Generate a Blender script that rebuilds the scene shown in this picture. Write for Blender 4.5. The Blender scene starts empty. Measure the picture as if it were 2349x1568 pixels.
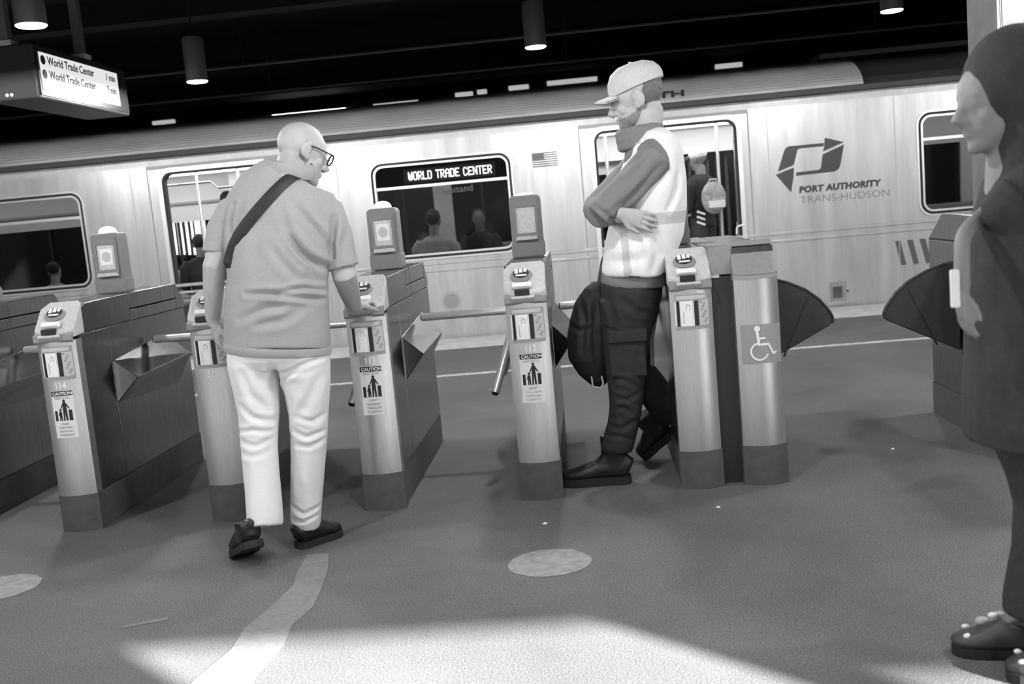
import bpy, bmesh, math, random
from mathutils import Vector, Matrix, Euler
import numpy as np
random.seed(7); rng = np.random.default_rng(7)
SC = bpy.context.scene; COL = SC.collection
PI = math.pi

# ------------------------------------------------------------------ camera
FPX, PITCH, YAW, ROLL, CAMH = 2340.0, .1265, .0758, -.0896, 1.2
IW, IH = 2349, 1568
_f = Vector((-math.sin(YAW)*math.cos(PITCH), math.cos(YAW)*math.cos(PITCH), -math.sin(PITCH)))
_r0 = Vector((math.cos(YAW), math.sin(YAW), 0)); _u0 = _r0.cross(_f)
_r = _r0*math.cos(ROLL)+_u0*math.sin(ROLL); _u = -_r0*math.sin(ROLL)+_u0*math.cos(ROLL)
CAM = Vector((0, 0, CAMH))
cd = bpy.data.cameras.new('camera'); cam = bpy.data.objects.new('camera', cd); COL.objects.link(cam)
cam.matrix_world = Matrix(((_r.x, _u.x, -_f.x, 0), (_r.y, _u.y, -_f.y, 0), (_r.z, _u.z, -_f.z, CAMH), (0, 0, 0, 1)))
cd.sensor_width = 36; cd.lens = FPX*36/IW; cd.clip_start = .05; cd.clip_end = 200
cd.dof.use_dof = True; cd.dof.focus_distance = 4.5; cd.dof.aperture_fstop = 3.6
SC.camera = cam
# ------------------------------------------------------------------ world, sun, exposure
W = bpy.data.worlds.new('daylight'); SC.world = W; W.use_nodes = True
bg = W.node_tree.nodes['Background']; bg.inputs[0].default_value = (1, 1, 1, 1); bg.inputs[1].default_value = .30
sd = bpy.data.lights.new('sun', 'SUN'); sun = bpy.data.objects.new('sun', sd); COL.objects.link(sun)
SUN_DIR = Vector((-1.075, 1, -.517)).normalized()
sun.rotation_euler = SUN_DIR.to_track_quat('-Z', 'Y').to_euler(); sd.energy = 48.0; sd.angle = .012
VS = SC.view_settings
VS.view_transform = 'Standard'; VS.look = 'None'; VS.gamma = 1; VS.use_curve_mapping = False
VS.exposure = -.06
LAMP_W = 84.0

def at(px, py, Y):
    d = _f*FPX+_r*(px-IW/2)-_u*(py-IH/2)
    return CAM+d*(Y/d.y)
# ------------------------------------------------------------------ materials (all neutral grey: the photograph is black and white)
MATS = {}
def mat(name, v, rough=.6, metal=0., noise=0., scale=20., stretch=(1, 1, 1), bump=0., bscale=None, spec=.5, v2=None, emit=0., trans=0., dens=.5, alpha=1., coord='Object'):
    if name in MATS: return MATS[name]
    m = bpy.data.materials.new(name); m.use_nodes = True; nt = m.node_tree; b = nt.nodes['Principled BSDF']
    b.inputs['Base Color'].default_value = (v, v, v, 1); b.inputs['Roughness'].default_value = rough
    b.inputs['Metallic'].default_value = metal; b.inputs['Specular IOR Level'].default_value = spec
    if noise or bump:
        tc = nt.nodes.new('ShaderNodeTexCoord'); mp = nt.nodes.new('ShaderNodeMapping'); mp.inputs['Scale'].default_value = stretch
        nt.links.new(tc.outputs[coord], mp.inputs[0])
        nz = nt.nodes.new('ShaderNodeTexNoise'); nz.inputs['Scale'].default_value = scale; nz.inputs['Detail'].default_value = 5; nz.inputs['Roughness'].default_value = .6
        nt.links.new(mp.outputs[0], nz.inputs[0])
        if noise:
            cr = nt.nodes.new('ShaderNodeValToRGB'); e = cr.color_ramp.elements
            lo = max(0, v*(1-noise)); hi = v2 if v2 is not None else min(1, v*(1+noise))
            e[0].position = .5-dens*.5; e[1].position = .5+dens*.5
            e[0].color = (lo, lo, lo, 1); e[1].color = (hi, hi, hi, 1)
            nt.links.new(nz.outputs[0], cr.inputs[0]); nt.links.new(cr.outputs[0], b.inputs['Base Color'])
        if bump:
            src = nz
            if bscale:
                src = nt.nodes.new('ShaderNodeTexNoise'); src.inputs['Scale'].default_value = bscale; src.inputs['Detail'].default_value = 3
                nt.links.new(mp.outputs[0], src.inputs[0])
            bp = nt.nodes.new('ShaderNodeBump'); bp.inputs['Strength'].default_value = bump; bp.inputs['Distance'].default_value = .01
            nt.links.new(src.outputs[0], bp.inputs['Height']); nt.links.new(bp.outputs[0], b.inputs['Normal'])
    if emit:
        b.inputs['Emission Color'].default_value = (1, 1, 1, 1); b.inputs['Emission Strength'].default_value = emit
    MATS[name] = m; return m
def glass_mat(name, tint, refl=.12):
    m = bpy.data.materials.new(name); m.use_nodes = True; nt = m.node_tree; nt.nodes.remove(nt.nodes['Principled BSDF'])
    o = nt.nodes['Material Output']; t = nt.nodes.new('ShaderNodeBsdfTransparent'); t.inputs[0].default_value = (tint, tint, tint, 1)
    g = nt.nodes.new('ShaderNodeBsdfGlossy'); g.inputs['Roughness'].default_value = .05; g.inputs[0].default_value = (.8, .8, .8, 1)
    mx = nt.nodes.new('ShaderNodeMixShader'); mx.inputs[0].default_value = refl
    nt.links.new(t.outputs[0], mx.inputs[1]); nt.links.new(g.outputs[0], mx.inputs[2]); nt.links.new(mx.outputs[0], o.inputs[0])
    MATS[name] = m; return m

M_floor = mat('asphalt', .118, .85, noise=.35, scale=1.1, bump=.25, bscale=160, dens=.6)
def floor_nodes(m):
    # fine aggregate speckle, faint scuffs
    nt = m.node_tree; b = nt.nodes['Principled BSDF']; ramp = [n for n in nt.nodes if n.type == 'VALTORGB'][0]
    tc = [n for n in nt.nodes if n.type == 'TEX_COORD'][0]
    n2 = nt.nodes.new('ShaderNodeTexNoise'); n2.inputs['Scale'].default_value = 210; n2.inputs['Detail'].default_value = 2
    nt.links.new(tc.outputs['Object'], n2.inputs[0])
    r2 = nt.nodes.new('ShaderNodeValToRGB'); e = r2.color_ramp.elements; e[0].position = .3; e[1].position = .7
    e[0].color = (.4, .4, .4, 1); e[1].color = (1.7, 1.7, 1.7, 1); nt.links.new(n2.outputs[0], r2.inputs[0])
    mm = nt.nodes.new('ShaderNodeMix'); mm.data_type = 'RGBA'; mm.blend_type = 'MULTIPLY'; mm.inputs[0].default_value = 1
    nt.links.new(ramp.outputs[0], mm.inputs[6]); nt.links.new(r2.outputs[0], mm.inputs[7]); nt.links.new(mm.outputs[2], b.inputs['Base Color'])
floor_nodes(M_floor)
M_ceil = mat('near_black_ceiling', .0035, .9, noise=.5, scale=3)  # near-black base colour with mottled variation
M_dkwall = mat('dark_tunnel_wall', .006, .9, noise=.4, scale=2)
M_concrete = mat('grey_concrete', .2, .8, noise=.2, scale=6)
M_strip = mat('worn_white_strip', .62, .7, noise=.25, scale=9, bump=.5, bscale=40)
M_line = mat('worn_paint', .5, .8, noise=.5, scale=14)
M_patch = mat('pale_residue', .27, .85, noise=.3, scale=25)
M_repair = mat('pale_repair_mortar', .2, .85, noise=.2, scale=40)
M_steel = mat('brushed_steel', .62, .34, .9, noise=.12, scale=30, stretch=(14, 14, .6))
M_side = mat('dark_brushed_steel', .26, .24, 1., noise=.2, scale=12, stretch=(4, 4, .7))
M_kick = mat('grey_rubber_base', .09, .6, noise=.25, scale=20)
M_head = mat('cast_grey_head', .52, .5, .0, noise=.12, scale=60)
M_head2 = mat('mid_grey_head', .26, .5, .0, noise=.12, scale=60)
M_black = mat('black_plastic', .012, .45)
M_dark = mat('charcoal', .03, .6)
M_rubber = mat('dark_paddle_rubber', .035, .55, noise=.2, scale=30)
M_white = mat('white_print', .8, .6)
M_paper = mat('sticker_white', .72, .6)
M_grey = mat('grey_print', .3, .6)
M_ltgrey = mat('light_grey_print', .5, .6)
M_chrome = mat('polished_tube', .75, .30, .6)
M_dome = mat('milky_dome', .85, .35)
M_pyl = mat('pylon_grey', .2, .5, noise=.1, scale=40)
M_screen = mat('pylon_screen', .55, .5, noise=.2, scale=120)
M_train = mat('train_stainless', .57, .36, .45, noise=.38, scale=2.6, stretch=(3.0, 1, .35), v2=.67, dens=.75)
M_roof = mat('train_roof_dull', .42, .55, .3, noise=.15, scale=6, stretch=(.3, 1, 1))
M_gut = mat('gutter_black', .04, .6)
M_frame = mat('window_frame_alu', .75, .35, .6)
M_gasket = mat('gasket', .012, .6)
M_inwall = mat('interior_panel', .62, .5)
M_inflr = mat('interior_floor', .1, .6)
M_glass = glass_mat('tinted_glass', .55, .05)
M_light = mat('lamp_lens', .9, .5, emit=7.0)
M_tube = mat('tube_and_slit_glow', .9, .5, emit=5.0)
M_dimtube = mat('dim_fluorescent', .9, .5, emit=.45)
M_inlamp = mat('car_light_strip', .9, .5, emit=9.)
M_led = mat('led_white', .5, .5, emit=1.1)
M_lcd = mat('lcd_screen', .2, .4, emit=.8)
M_lamp = mat('pendant_housing', .16, .5, .4)

# ------------------------------------------------------------------ mesh helpers
class MB:
    def __init__(s): s.v = []; s.f = []
    def add(s, vs, fs):
        o = len(s.v); s.v += [tuple(p) for p in vs]; s.f += [tuple(i+o for i in q) for q in fs]; return s
    def box(s, x0, x1, y0, y1, z0, z1):
        return s.add([(x0, y0, z0), (x1, y0, z0), (x1, y1, z0), (x0, y1, z0), (x0, y0, z1), (x1, y0, z1), (x1, y1, z1), (x0, y1, z1)],
                     [(0, 3, 2, 1), (4, 5, 6, 7), (0, 1, 5, 4), (1, 2, 6, 5), (2, 3, 7, 6), (3, 0, 4, 7)])
    def prism(s, prof, fn0, fn1):
        n = len(prof); vs = [fn0(*p) for p in prof]+[fn1(*p) for p in prof]
        fs = [tuple(range(n))[::-1], tuple(range(n, 2*n))]+[(i, (i+1) % n, n+(i+1) % n, n+i) for i in range(n)]
        return s.add(vs, fs)
    def extz(s, prof, z0, z1, k=1., cx=0, cy=0):
        return s.prism(prof, lambda x, y: (x, y, z0), lambda x, y: (cx+(x-cx)*k, cy+(y-cy)*k, z1))
    def extx(s, prof, x0, x1): return s.prism(prof, lambda y, z: (x0, y, z), lambda y, z: (x1, y, z))
    def exty(s, prof, y0, y1): return s.prism(prof, lambda x, z: (x, y0, z), lambda x, z: (x, y1, z))
    def tube(s, path, rad, n=10, cap=True, side=None):
        path = [Vector(p) for p in path]; N = len(path)
        if not hasattr(rad, '__len__'): rad = [rad]*N
        vs = []; prev = None
        for i, p in enumerate(path):
            d = (path[min(i+1, N-1)]-path[max(i-1, 0)]).normalized()
            ref = Vector(side) if side is not None else (prev if prev is not None else (Vector((0, 0, 1)) if abs(d.z) < .9 else Vector((1, 0, 0))))
            a = (ref-d*ref.dot(d)); a = a.normalized() if a.length > 1e-6 else d.orthogonal().normalized()
            b = d.cross(a); prev = a
            ra, rb = (rad[i] if hasattr(rad[i], '__len__') else (rad[i], rad[i]))
            for k in range(n):
                t = 2*PI*k/n; vs.append(p+a*(ra*math.cos(t))+b*(rb*math.sin(t)))
        fs = [(i*n+k, i*n+(k+1) % n, (i+1)*n+(k+1) % n, (i+1)*n+k) for i in range(N-1) for k in range(n)]
        if cap: fs += [tuple(range(n))[::-1], tuple(range((N-1)*n, N*n))]
        return s.add(vs, fs)
    def lathe(s, prof, c=(0, 0, 0), n=20):
        c = Vector(c); vs = []
        for r, z in prof:
            for k in range(n): t = 2*PI*k/n; vs.append((c.x+r*math.cos(t), c.y+r*math.sin(t), c.z+z))
        N = len(prof)
        fs = [(i*n+k, i*n+(k+1) % n, (i+1)*n+(k+1) % n, (i+1)*n+k) for i in range(N-1) for k in range(n)]
        fs += [tuple(range(n))[::-1], tuple(range((N-1)*n, N*n))]
        return s.add(vs, fs)
    def ell(s, c, r, R=None, n=18, m=11):
        c = Vector(c); R = R or Matrix.Identity(3); vs = []
        if not hasattr(r, '__len__'): r = (r, r, r)
        for i in range(1, m):
            ph = PI*i/m
            for k in range(n):
                t = 2*PI*k/n
                vs.append(c+R@Vector((r[0]*math.sin(ph)*math.cos(t), r[1]*math.sin(ph)*math.sin(t), r[2]*math.cos(ph))))
        vs.append(c+R@Vector((0, 0, r[2]))); vs.append(c+R@Vector((0, 0, -r[2])))
        T = len(vs)-2
        fs = [(i*n+k, (i+1)*n+k, (i+1)*n+(k+1) % n, i*n+(k+1) % n) for i in range(m-2) for k in range(n)]
        fs += [(T, k, (k+1) % n) for k in range(n)]+[(T+1, (m-2)*n+(k+1) % n, (m-2)*n+k) for k in range(n)]
        return s.add(vs, fs)
    def xf(s, M): s.v = [tuple(M@Vector(p)) for p in s.v]; return s
    def mesh(s, name, off=(0, 0, 0)):
        me = bpy.data.meshes.new(name); o = Vector(off)
        me.from_pydata([(p[0]-o.x, p[1]-o.y, p[2]-o.z) for p in s.v], [], s.f)
        bm = bmesh.new(); bm.from_mesh(me); bmesh.ops.recalc_face_normals(bm, faces=bm.faces); bm.to_mesh(me); bm.free()
        me.update(); return me
    def build(s, name, m, parent=None, smooth=False, bevel=0, off=(0, 0, 0), seg=2):
        me = s.mesh(name, off); return link(name, me, m, parent, smooth, bevel, seg)
def link(name, me, m, parent=None, smooth=False, bevel=0, seg=2):
    o = bpy.data.objects.new(name, me); COL.objects.link(o)
    if m: me.materials.clear(); me.materials.append(m)
    if smooth:
        me.polygons.foreach_set('use_smooth', [True]*len(me.polygons))
        if smooth != 'all':
            try: me.set_sharp_from_angle(angle=math.radians(40))
            except Exception: pass
    if bevel:
        b = o.modifiers.new('bevel', 'BEVEL'); b.width = bevel; b.segments = seg; b.limit_method = 'ANGLE'; b.angle_limit = .6
    if parent: o.parent = parent
    return o
def thing(name, label, cat, loc=(0, 0, 0), group=None, kind=None):
    o = bpy.data.objects.new(name, None); COL.objects.link(o); o.location = loc; o.empty_display_size = .1
    tag(o, label, cat, group, kind); return o
def tag(o, label=None, cat=None, group=None, kind=None):
    if label: o['label'] = label
    if cat: o['category'] = cat
    if group: o['group'] = group
    if kind: o['kind'] = kind
    return o
def struct(name, mb, m, label=None, **k):
    o = mb.build(name, m, **k); o['kind'] = 'structure'
    if label: o['label'] = label
    return o
def copy_tree(o, parent=None):
    c = o.copy(); COL.objects.link(c)
    if parent is not None: c.parent = parent
    for ch in list(o.children): copy_tree(ch, c)
    return c
def rrect(x0, x1, z0, z1, r, n=7):
    pts = []
    for cx, cz, a0 in ((x1-r, z1-r, 0), (x0+r, z1-r, PI/2), (x0+r, z0+r, PI), (x1-r, z0+r, 3*PI/2)):
        for k in range(n+1): a = a0+PI/2*k/n; pts.append((cx+r*math.cos(a), cz+r*math.sin(a)))
    return pts
def plate(name, outer, holes, y, depth, m, parent=None, plane='XZ', smooth=False):
    """flat plate with holes cut out of it; outline in (x, z), thickness along +y"""
    cu = bpy.data.curves.new(name, 'CURVE'); cu.dimensions = '2D'; cu.fill_mode = 'BOTH'; cu.extrude = depth/2
    for lp in [outer]+holes:
        sp = cu.splines.new('POLY'); sp.points.add(len(lp)-1); sp.use_cyclic_u = True
        for p, q in zip(sp.points, lp): p.co = (q[0], q[1], 0, 1)
    t = bpy.data.objects.new(name, cu); COL.objects.link(t)
    me = bpy.data.meshes.new_from_object(t.evaluated_get(bpy.context.evaluated_depsgraph_get()))
    bpy.data.objects.remove(t); bpy.data.curves.remove(cu)
    me.name = name
    me.transform(Matrix(((1, 0, 0, 0), (0, 0, -1, y+depth/2), (0, 1, 0, 0), (0, 0, 0, 1))))
    return link(name, me, m, parent)
def text(name, s, size, m, parent, M, bold=0., shear=0., wide=1., ext=.0008, sp=1., align='LEFT'):
    cu = bpy.data.curves.new(name, 'FONT'); cu.body = s; cu.size = size; cu.offset = bold; cu.extrude = ext; cu.shear = shear; cu.space_character = sp; cu.align_x = align
    cu.resolution_u = 3
    t = bpy.data.objects.new(name, cu); COL.objects.link(t)
    me = bpy.data.meshes.new_from_object(t.evaluated_get(bpy.context.evaluated_depsgraph_get()))
    bpy.data.objects.remove(t); bpy.data.curves.remove(cu)
    me.name = name; me.transform(Matrix.Diagonal((wide, 1, 1, 1))); me.transform(M)
    return link(name, me, m, parent)
def XZ(x, y, z): return Matrix(((1, 0, 0, x), (0, 0, -1, y), (0, 1, 0, z), (0, 0, 0, 1)))
def fit_text(o, x0, x1, z0, z1):
    me = o.data; vs = np.array([v.co[:] for v in me.vertices]); a = vs.min(0); b = vs.max(0)
    for v in me.vertices:
        v.co.x = x0+(v.co.x-a[0])/(b[0]-a[0])*(x1-x0); v.co.z = z0+(v.co.z-a[2])/(b[2]-a[2])*(z1-z0)

# ------------------------------------------------------------------ the setting
EDGE = 10.02; YT = 10.1
struct('floor', MB().box(-11, 11, -2.2, EDGE, -.3, 0), M_floor, 'dark worn asphalt concourse floor')
struct('floor_track_bed', MB().box(-14, 14, EDGE, 20, -1.3, -1.1), M_dkwall)
CEIL = 3.35
struct('ceiling', MB().box(-11, 11, -2.2, 20, CEIL, CEIL+.25), M_ceil, 'near-black station ceiling')
for i, yb in enumerate((6.6, 9.0, 11.4, 14.2, 17.0)):
    struct('trim_%d' % (i+1), MB().box(-11, 11, yb, yb+.22, CEIL-.22, CEIL), M_ceil)
struct('wall_far', MB().box(-14, 14, 20, 20.3, -1.3, CEIL+.25), M_dkwall)
struct('wall_left', MB().box(-11.3, -11, -2.2, 20, -1.3, CEIL+.25), M_dkwall)
struct('wall_right', MB().box(11, 11.3, -2.2, 20, -1.3, CEIL+.25), M_dkwall)
# entrance wall behind the photographer: unseen, openings shaped to cast the sun patch and daylight fill
YB = -2.2
wb = plate('wall_back', [(-11, -.3), (11, -.3), (11, CEIL+.25), (-11, CEIL+.25)],
           [[(-8, 0), (3.0, 0), (3.0, 2.6), (-8, 2.6)], [(3.9, 0), (5.38, 0), (5.38, 2.6), (3.9, 2.6)], [(5.55, 0), (7.2, 0), (7.2, 2.38), (5.55, 2.38)]],
           YB, .06, M_concrete); wb['kind'] = 'structure'
# platform edge
struct('trim_6', MB().box(-11, 11, 9.24, EDGE, 0, .006), M_strip, 'white tactile strip along the platform edge')
struct('trim_7', MB().box(-11, 11, 7.64, 7.72, 0, .003), M_line, 'worn painted line across the platform')
# pale repaired strip and cracks in the floor
def ground_poly(pts, z): 
    m = MB(); n = len(pts); m.extz(pts, 0, z); return m
pts = []
L = [(-1.11, 3.62), (-1.10, 3.45), (-1.075, 3.3), (-1.10, 3.1), (-1.13, 2.95), (-1.12, 2.8), (-1.16, 2.6), (-1.17, 2.3)]
Rr = [(-1.00, 2.3), (-.985, 2.6), (-.965, 2.8), (-.98, 2.95), (-.95, 3.1), (-.97, 3.3), (-.99, 3.45), (-1.03, 3.62)]
struct('trim_8', ground_poly(L+Rr, .002), M_repair, 'pale repaired strip in the dark floor')
for i, (x, y, rx, ry) in enumerate(((-.195, 3.365, .145, .135), (-2.23, 3.47, .15, .135))):
    P = []
    for k in range(40):
        a = 2*PI*k/40; j = 1+(.05*rng.standard_normal() if (i == 0 and -.2 < a < 1.2) else .012*rng.standard_normal())
        P.append((x+rx*j*math.cos(a), y+ry*j*math.sin(a)))
    o = ground_poly(P, .003).build('floor_marker', M_patch)
    tag(o, ('round pale worn floor marker in front of the turnstiles', 'round pale floor marker cut off by the left edge of the frame')[i], 'floor marker', 'round floor markers')
for i, (x0, y0, x1, y1, w) in enumerate(((-1.02, 4.75, -.95, 4.2, .05), (-.72, 6.85, -.62, 7.1, .03), (-1.2, 4.6, -1.12, 4.25, .04), (-1.55, 3.02, -1.42, 3.06, .02))):
    d = Vector((x1-x0, y1-y0, 0)); nrm = Vector((-d.y, d.x, 0)).normalized()*w
    P = [(x0+nrm.x*.3, y0+nrm.y*.3), (x0-nrm.x*.4, y0-nrm.y*.4), (x1-nrm.x*.2, y1-nrm.y*.2), (x1+nrm.x, y1+nrm.y), ((x0+x1)/2+nrm.x*.9, (y0+y1)/2+nrm.y*.9)]
    struct('trim_%d' % (9+i), ground_poly(P, .0025), M_repair if i in (1, 3) else M_kick)
# steel column at the right with a notice panel
c0 = struct('column', MB().box(2.262, 2.75, 5.7, 6.1, 0, CEIL), M_concrete, 'square grey station column behind the person in dark clothing', bevel=.012)
MB().box(2.268, 2.278, 5.69, 5.7, 0, CEIL).build('corner_bead', M_steel, c0)
MB().box(2.292, 2.42, 5.688, 5.7, 1.72, 2.5).build('notice_panel', mat('notice_grey', .13, .6, noise=.2, scale=30), c0)
MB().box(2.286, 2.426, 5.694, 5.7, 1.712, 2.51).build('panel_frame', M_head2, c0)

# ------------------------------------------------------------------ turnstiles
TW = .17; HW = TW/2; Y0 = 4.126
def bow(w, d0, bulge, n=9, y1=None):
    """plan outline of a column with a bowed front: bulge towards -y"""
    P = []
    for k in range(n+1):
        t = -1+2*k/n; P.append((w*t, d0-bulge*(1-t*t)))
    y1 = y1 if y1 is not None else d0+.05
    return P+[(w, y1), (-w, y1)]
def bow_y(x, w, d0, bulge): t = x/w; return d0-bulge*(1-t*t)
def on_bow(o, w, d0, bulge, lift):
    for v in o.data.vertices:
        y = bow_y(max(-w, min(w, v.co.x)), w, d0, bulge); v.co.y = y+v.co.y-lift
def gridplate(x0, x1, z0, z1, th, nx=8):
    m = MB(); 
    for k in range(nx):
        a = x0+(x1-x0)*k/nx; b = x0+(x1-x0)*(k+1)/nx
        m.add([(a, -th, z0), (b, -th, z0), (b, -th, z1), (a, -th, z1)], [(0, 1, 2, 3)])
    m.add([(x0, -th, z0), (x0, 0, z0), (x0, 0, z1), (x0, -th, z1)], [(0, 1, 2, 3)]); m.add([(x1, -th, z0), (x1, 0, z0), (x1, 0, z1), (x1, -th, z1)], [(0, 3, 2, 1)])
    m.add([(x0, -th, z1), (x1, -th, z1), (x1, 0, z1), (x0, 0, z1)], [(0, 1, 2, 3)])
    return m
BULGE = .026
def bowed(mb, name, m, parent, lift=.0005):
    o = mb.build(name, m, parent); on_bow(o, HW, .03, BULGE, lift); return o
def figure_marks(z0):
    """caution pictogram: two barriers, an adult leading a child"""
    m = MB(); y = -.0012
    def q(x0, x1, a, b): m.add([(x0, y, a), (x1, y, a), (x1, y, b), (x0, y, b)], [(0, 1, 2, 3)])
    def poly(P): m.add([(x, y, z0+z) for x, z in P], [tuple(range(len(P)))])
    def disc(cx, cz, r): poly([(cx+r*math.cos(2*PI*k/10), cz+r*math.sin(2*PI*k/10)) for k in range(10)])
    q(-.038, -.026, z0, z0+.044); q(.024, .038, z0, z0+.046)
    disc(.009, .086, .006); poly([(.003, .08), (.016, .08), (.017, .05), (.019, .0), (.011, .0), (.009, .04), (.006, 0), (0, 0), (.001, .05)])
    poly([(.003, .079), (-.01, .05), (-.014, .046), (-.012, .043), (-.006, .05), (.004, .068)]); poly([(.015, .079), (.03, .052), (.028, .049), (.014, .066)])
    disc(-.011, .047, .005); poly([(-.016, .041), (-.006, .041), (-.005, .02), (-.004, 0), (-.009, 0), (-.011, .018), (-.013, 0), (-.018, 0), (-.017, .02)])
    poly([(-.016, .04), (-.022, .024), (-.02, .022), (-.014, .032)])
    return m
def make_pylon(p, dome):
    """validator pylon standing on the top cover (three levels: turnstile > pylon > screen ...)"""
    cx, y, z = 0.0, .60, .985
    m = MB(); pr = rrect(cx-.072, cx+.072, z+.012, z+.285, .022, 4)
    m.exty(pr, y, y+.09); b = m.build('validator_pylon', M_pyl, p, bevel=.006)
    MB().exty(rrect(cx-.076, cx+.076, z+.0, z+.075, .012, 3), y-.004, y+.094).build('pylon_foot', M_pyl, b, bevel=.006)
    plate('bezel', rrect(cx-.055, cx+.055, z+.088, z+.262, .008, 3), [rrect(cx-.043, cx+.043, z+.112, z+.232, .004, 3)], y-.012, .012, M_pyl, b)
    MB().box(cx-.043, cx+.043, y-.004, y-.001, z+.112, z+.232).build('screen', M_screen, b)
    MB().box(cx-.054, cx+.054, y-.008, y, z+.236, z+.258).build('hood_slot', M_dark, b)  # charcoal slot across the top of the bezel
    MB().exty([(cx-.052, z+.08), (cx+.052, z+.08), (cx+.046, z+.098), (cx-.046, z+.098)], y-.026, y).build('shelf_lip', M_head, b, bevel=.004)
    if dome != 'none':
        MB().box(cx-.030, cx+.030, y-.006, y-.003, z+.135, z+.212).build('screen_card', M_white, b)
        k = MB().exty([(cx+.022*math.cos(2*PI*i/20), z+.173+.024*math.sin(2*PI*i/20)) for i in range(20)], y-.0075, y-.006); k.build('screen_emblem', M_ltgrey, b)
    if dome == 'round':
        MB().lathe([(.044, 0), (.043, .01), (.036, .022), (.024, .03), (.01, .034), (.001, .0345)], (cx, y+.045, z+.284), 20).build('dome', M_dome, b, smooth=True)
    else:
        MB().lathe([(.05, 0), (.047, .006), (.03, .012), (.001, .0145)], (cx, y+.045, z+.283), 20).build('dome', M_dome, b, smooth=True)
def make_turnstile(x_left, label, number=None, dome='round', caution=True, pylon=True, fair=True):
    t = thing('turnstile', label, 'turnstile', (x_left+HW, Y0, 0), 'turnstiles in a row across the concourse')
    # front column, base
    MB().extz(bow(HW, .03, BULGE), .15, .83).build('front_column', M_steel, t, smooth=True)
    MB().extz(bow(HW+.004, .028, BULGE+.002), 0, .16).build('kick_base', M_kick, t, smooth=True)
    # cabinet behind the column
    MB().box(-HW+.006, HW-.006, .07, 1.235, .15, .90).build('cabinet_core', M_dark, t)
    MB().box(-HW+.002, HW-.002, .07, 1.25, 0, .157).build('cabinet_base', M_kick, t, bevel=.004)
    for s in (-1, 1):
        a, b = (HW-.008, HW) if s > 0 else (-HW, -HW+.008)
        for (y0, y1, z0, z1) in ((.082, .325, .162, .846), (.332, 1.235, .162, .846)):
            MB().box(a, b, y0, y1, z0, z1).build('side_panel', M_side, t, bevel=.002)
    MB().extx([(.10, .85), (.10, .955), (.15, .978), (.58, .983), (.58, .85)], -HW, HW).build('top_cover', M_side, t, bevel=.006)
    for (y0, y1) in ((.586, .70), (.706, 1.14)):
        MB().box(-HW, HW, y0, y1, .906, .982).build('top_cover', M_side, t, bevel=.004)
        MB().box(-HW, HW, y0, y1, .85, .902).build('rear_panel', M_side, t, bevel=.003)
    MB().extx([(1.146, .85), (1.146, .982), (1.16, .98), (1.25, .885), (1.25, .85)], -HW, HW).build('rear_cap', M_side, t, bevel=.003)
    # sloped head with chamfered top corners
    h = MB(); n = 10; yf, zf, yb, zb = -.004, .868, .128, .99
    front = [(HW+.002)*(-1+2*k/n) for k in range(n+1)]
    lo = [(x, bow_y(x, HW+.002, .034, BULGE)-.008, zf+.012*(abs(x)/HW)**2) for x in front]
    hi = [(-HW-.002, yb-.03, zb-.026), (-HW+.03, yb, zb), (HW-.012, yb, zb), (HW+.002, yb-.014, zb-.012)]
    top = lo+[hi[3], hi[2], hi[1], hi[0]]
    bot = [(x, y, .842) for x, y, z in lo]+[(x, y, .85) for x, y, z in (hi[3], hi[2], hi[1], hi[0])]
    N = len(top)
    h.add(top+bot, [tuple(range(N)), tuple(range(N, 2*N))[::-1]]+[(i, N+i, N+(i+1) % N, (i+1) % N) for i in range(N)])
    head = h.build('head', M_head, t, bevel=.004)
    # slope frame: origin on the face, u = across, w = up the slope
    A = Vector((0, -.004, .872)); B = Vector((0, yb, zb)); w = (B-A).normalized(); nr = Vector((0, -w.z, w.y)).normalized(); nr = -nr if nr.z < 0 else nr
    def F(x, s, d): return A+w*s+Vector((x, 0, 0))+nr*d
    LN = (B-A).length
    def ring(rx, ry, cs, d0, d1, rx2=None, ry2=None):
        m = MB(); n = 28; vs = []
        for (a, b2, d) in ((rx, ry, d0), (rx2 or rx, ry2 or ry, d1)):
            for k in range(n): vs.append(F(-.012+a*math.cos(2*PI*k/n), cs+b2*math.sin(2*PI*k/n), d))
        m.add(vs, [tuple(range(n, 2*n))]+[(k, (k+1) % n, n+(k+1) % n, n+k) for k in range(n)]); return m
    rd = ring(.046, .036, LN*.56, 0, .004, .042, .032).build('card_reader', M_head2, t, smooth=True)
    ring(.034, .027, LN*.60, .004, .008, .033, .026).build('reader_ring', M_dark, rd, smooth=True)
    mk = MB()
    for (x0, x1, s0, s1) in ((-.038, -.024, .58, .72), (-.02, -.005, .60, .74), (-.001, .012, .62, .73), (-.034, .012, .49, .54)):
        mk.add([F(x0, LN*s0, .0088), F(x1, LN*s0, .0088), F(x1, LN*s1, .0088), F(x0, LN*s1, .0088)], [(0, 1, 2, 3)])
    mk.build('reader_mark', M_white, rd)
    # card slot nose
    ns = MB().add([F(-.052, LN*.13, 0), F(.032, LN*.13, 0), F(.032, LN*.30, 0), F(-.052, LN*.30, 0), F(-.048, LN*.14, .014), F(.028, LN*.14, .014), F(.028, LN*.27, .012), F(-.048, LN*.27, .012)],
                  [(4, 5, 6, 7), (0, 1, 5, 4), (1, 2, 6, 5), (2, 3, 7, 6), (3, 0, 4, 7)]).build('slot_nose', M_white, t, bevel=.003)
    MB().box(-.04, .02, -.010, .01, .862, .884).build('card_slot', M_black, t)
    MB().extx([(-.002, .838), (-.016, .850), (-.016, .856), (.0, .862)], -.056, .040).build('slot_lip', M_head, t, bevel=.003)
    MB().extx([(.01, .822), (-.0, .832), (-.0, .858), (.02, .866)], -HW, HW).build('head_collar', M_head2, t, bevel=.002)
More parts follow.
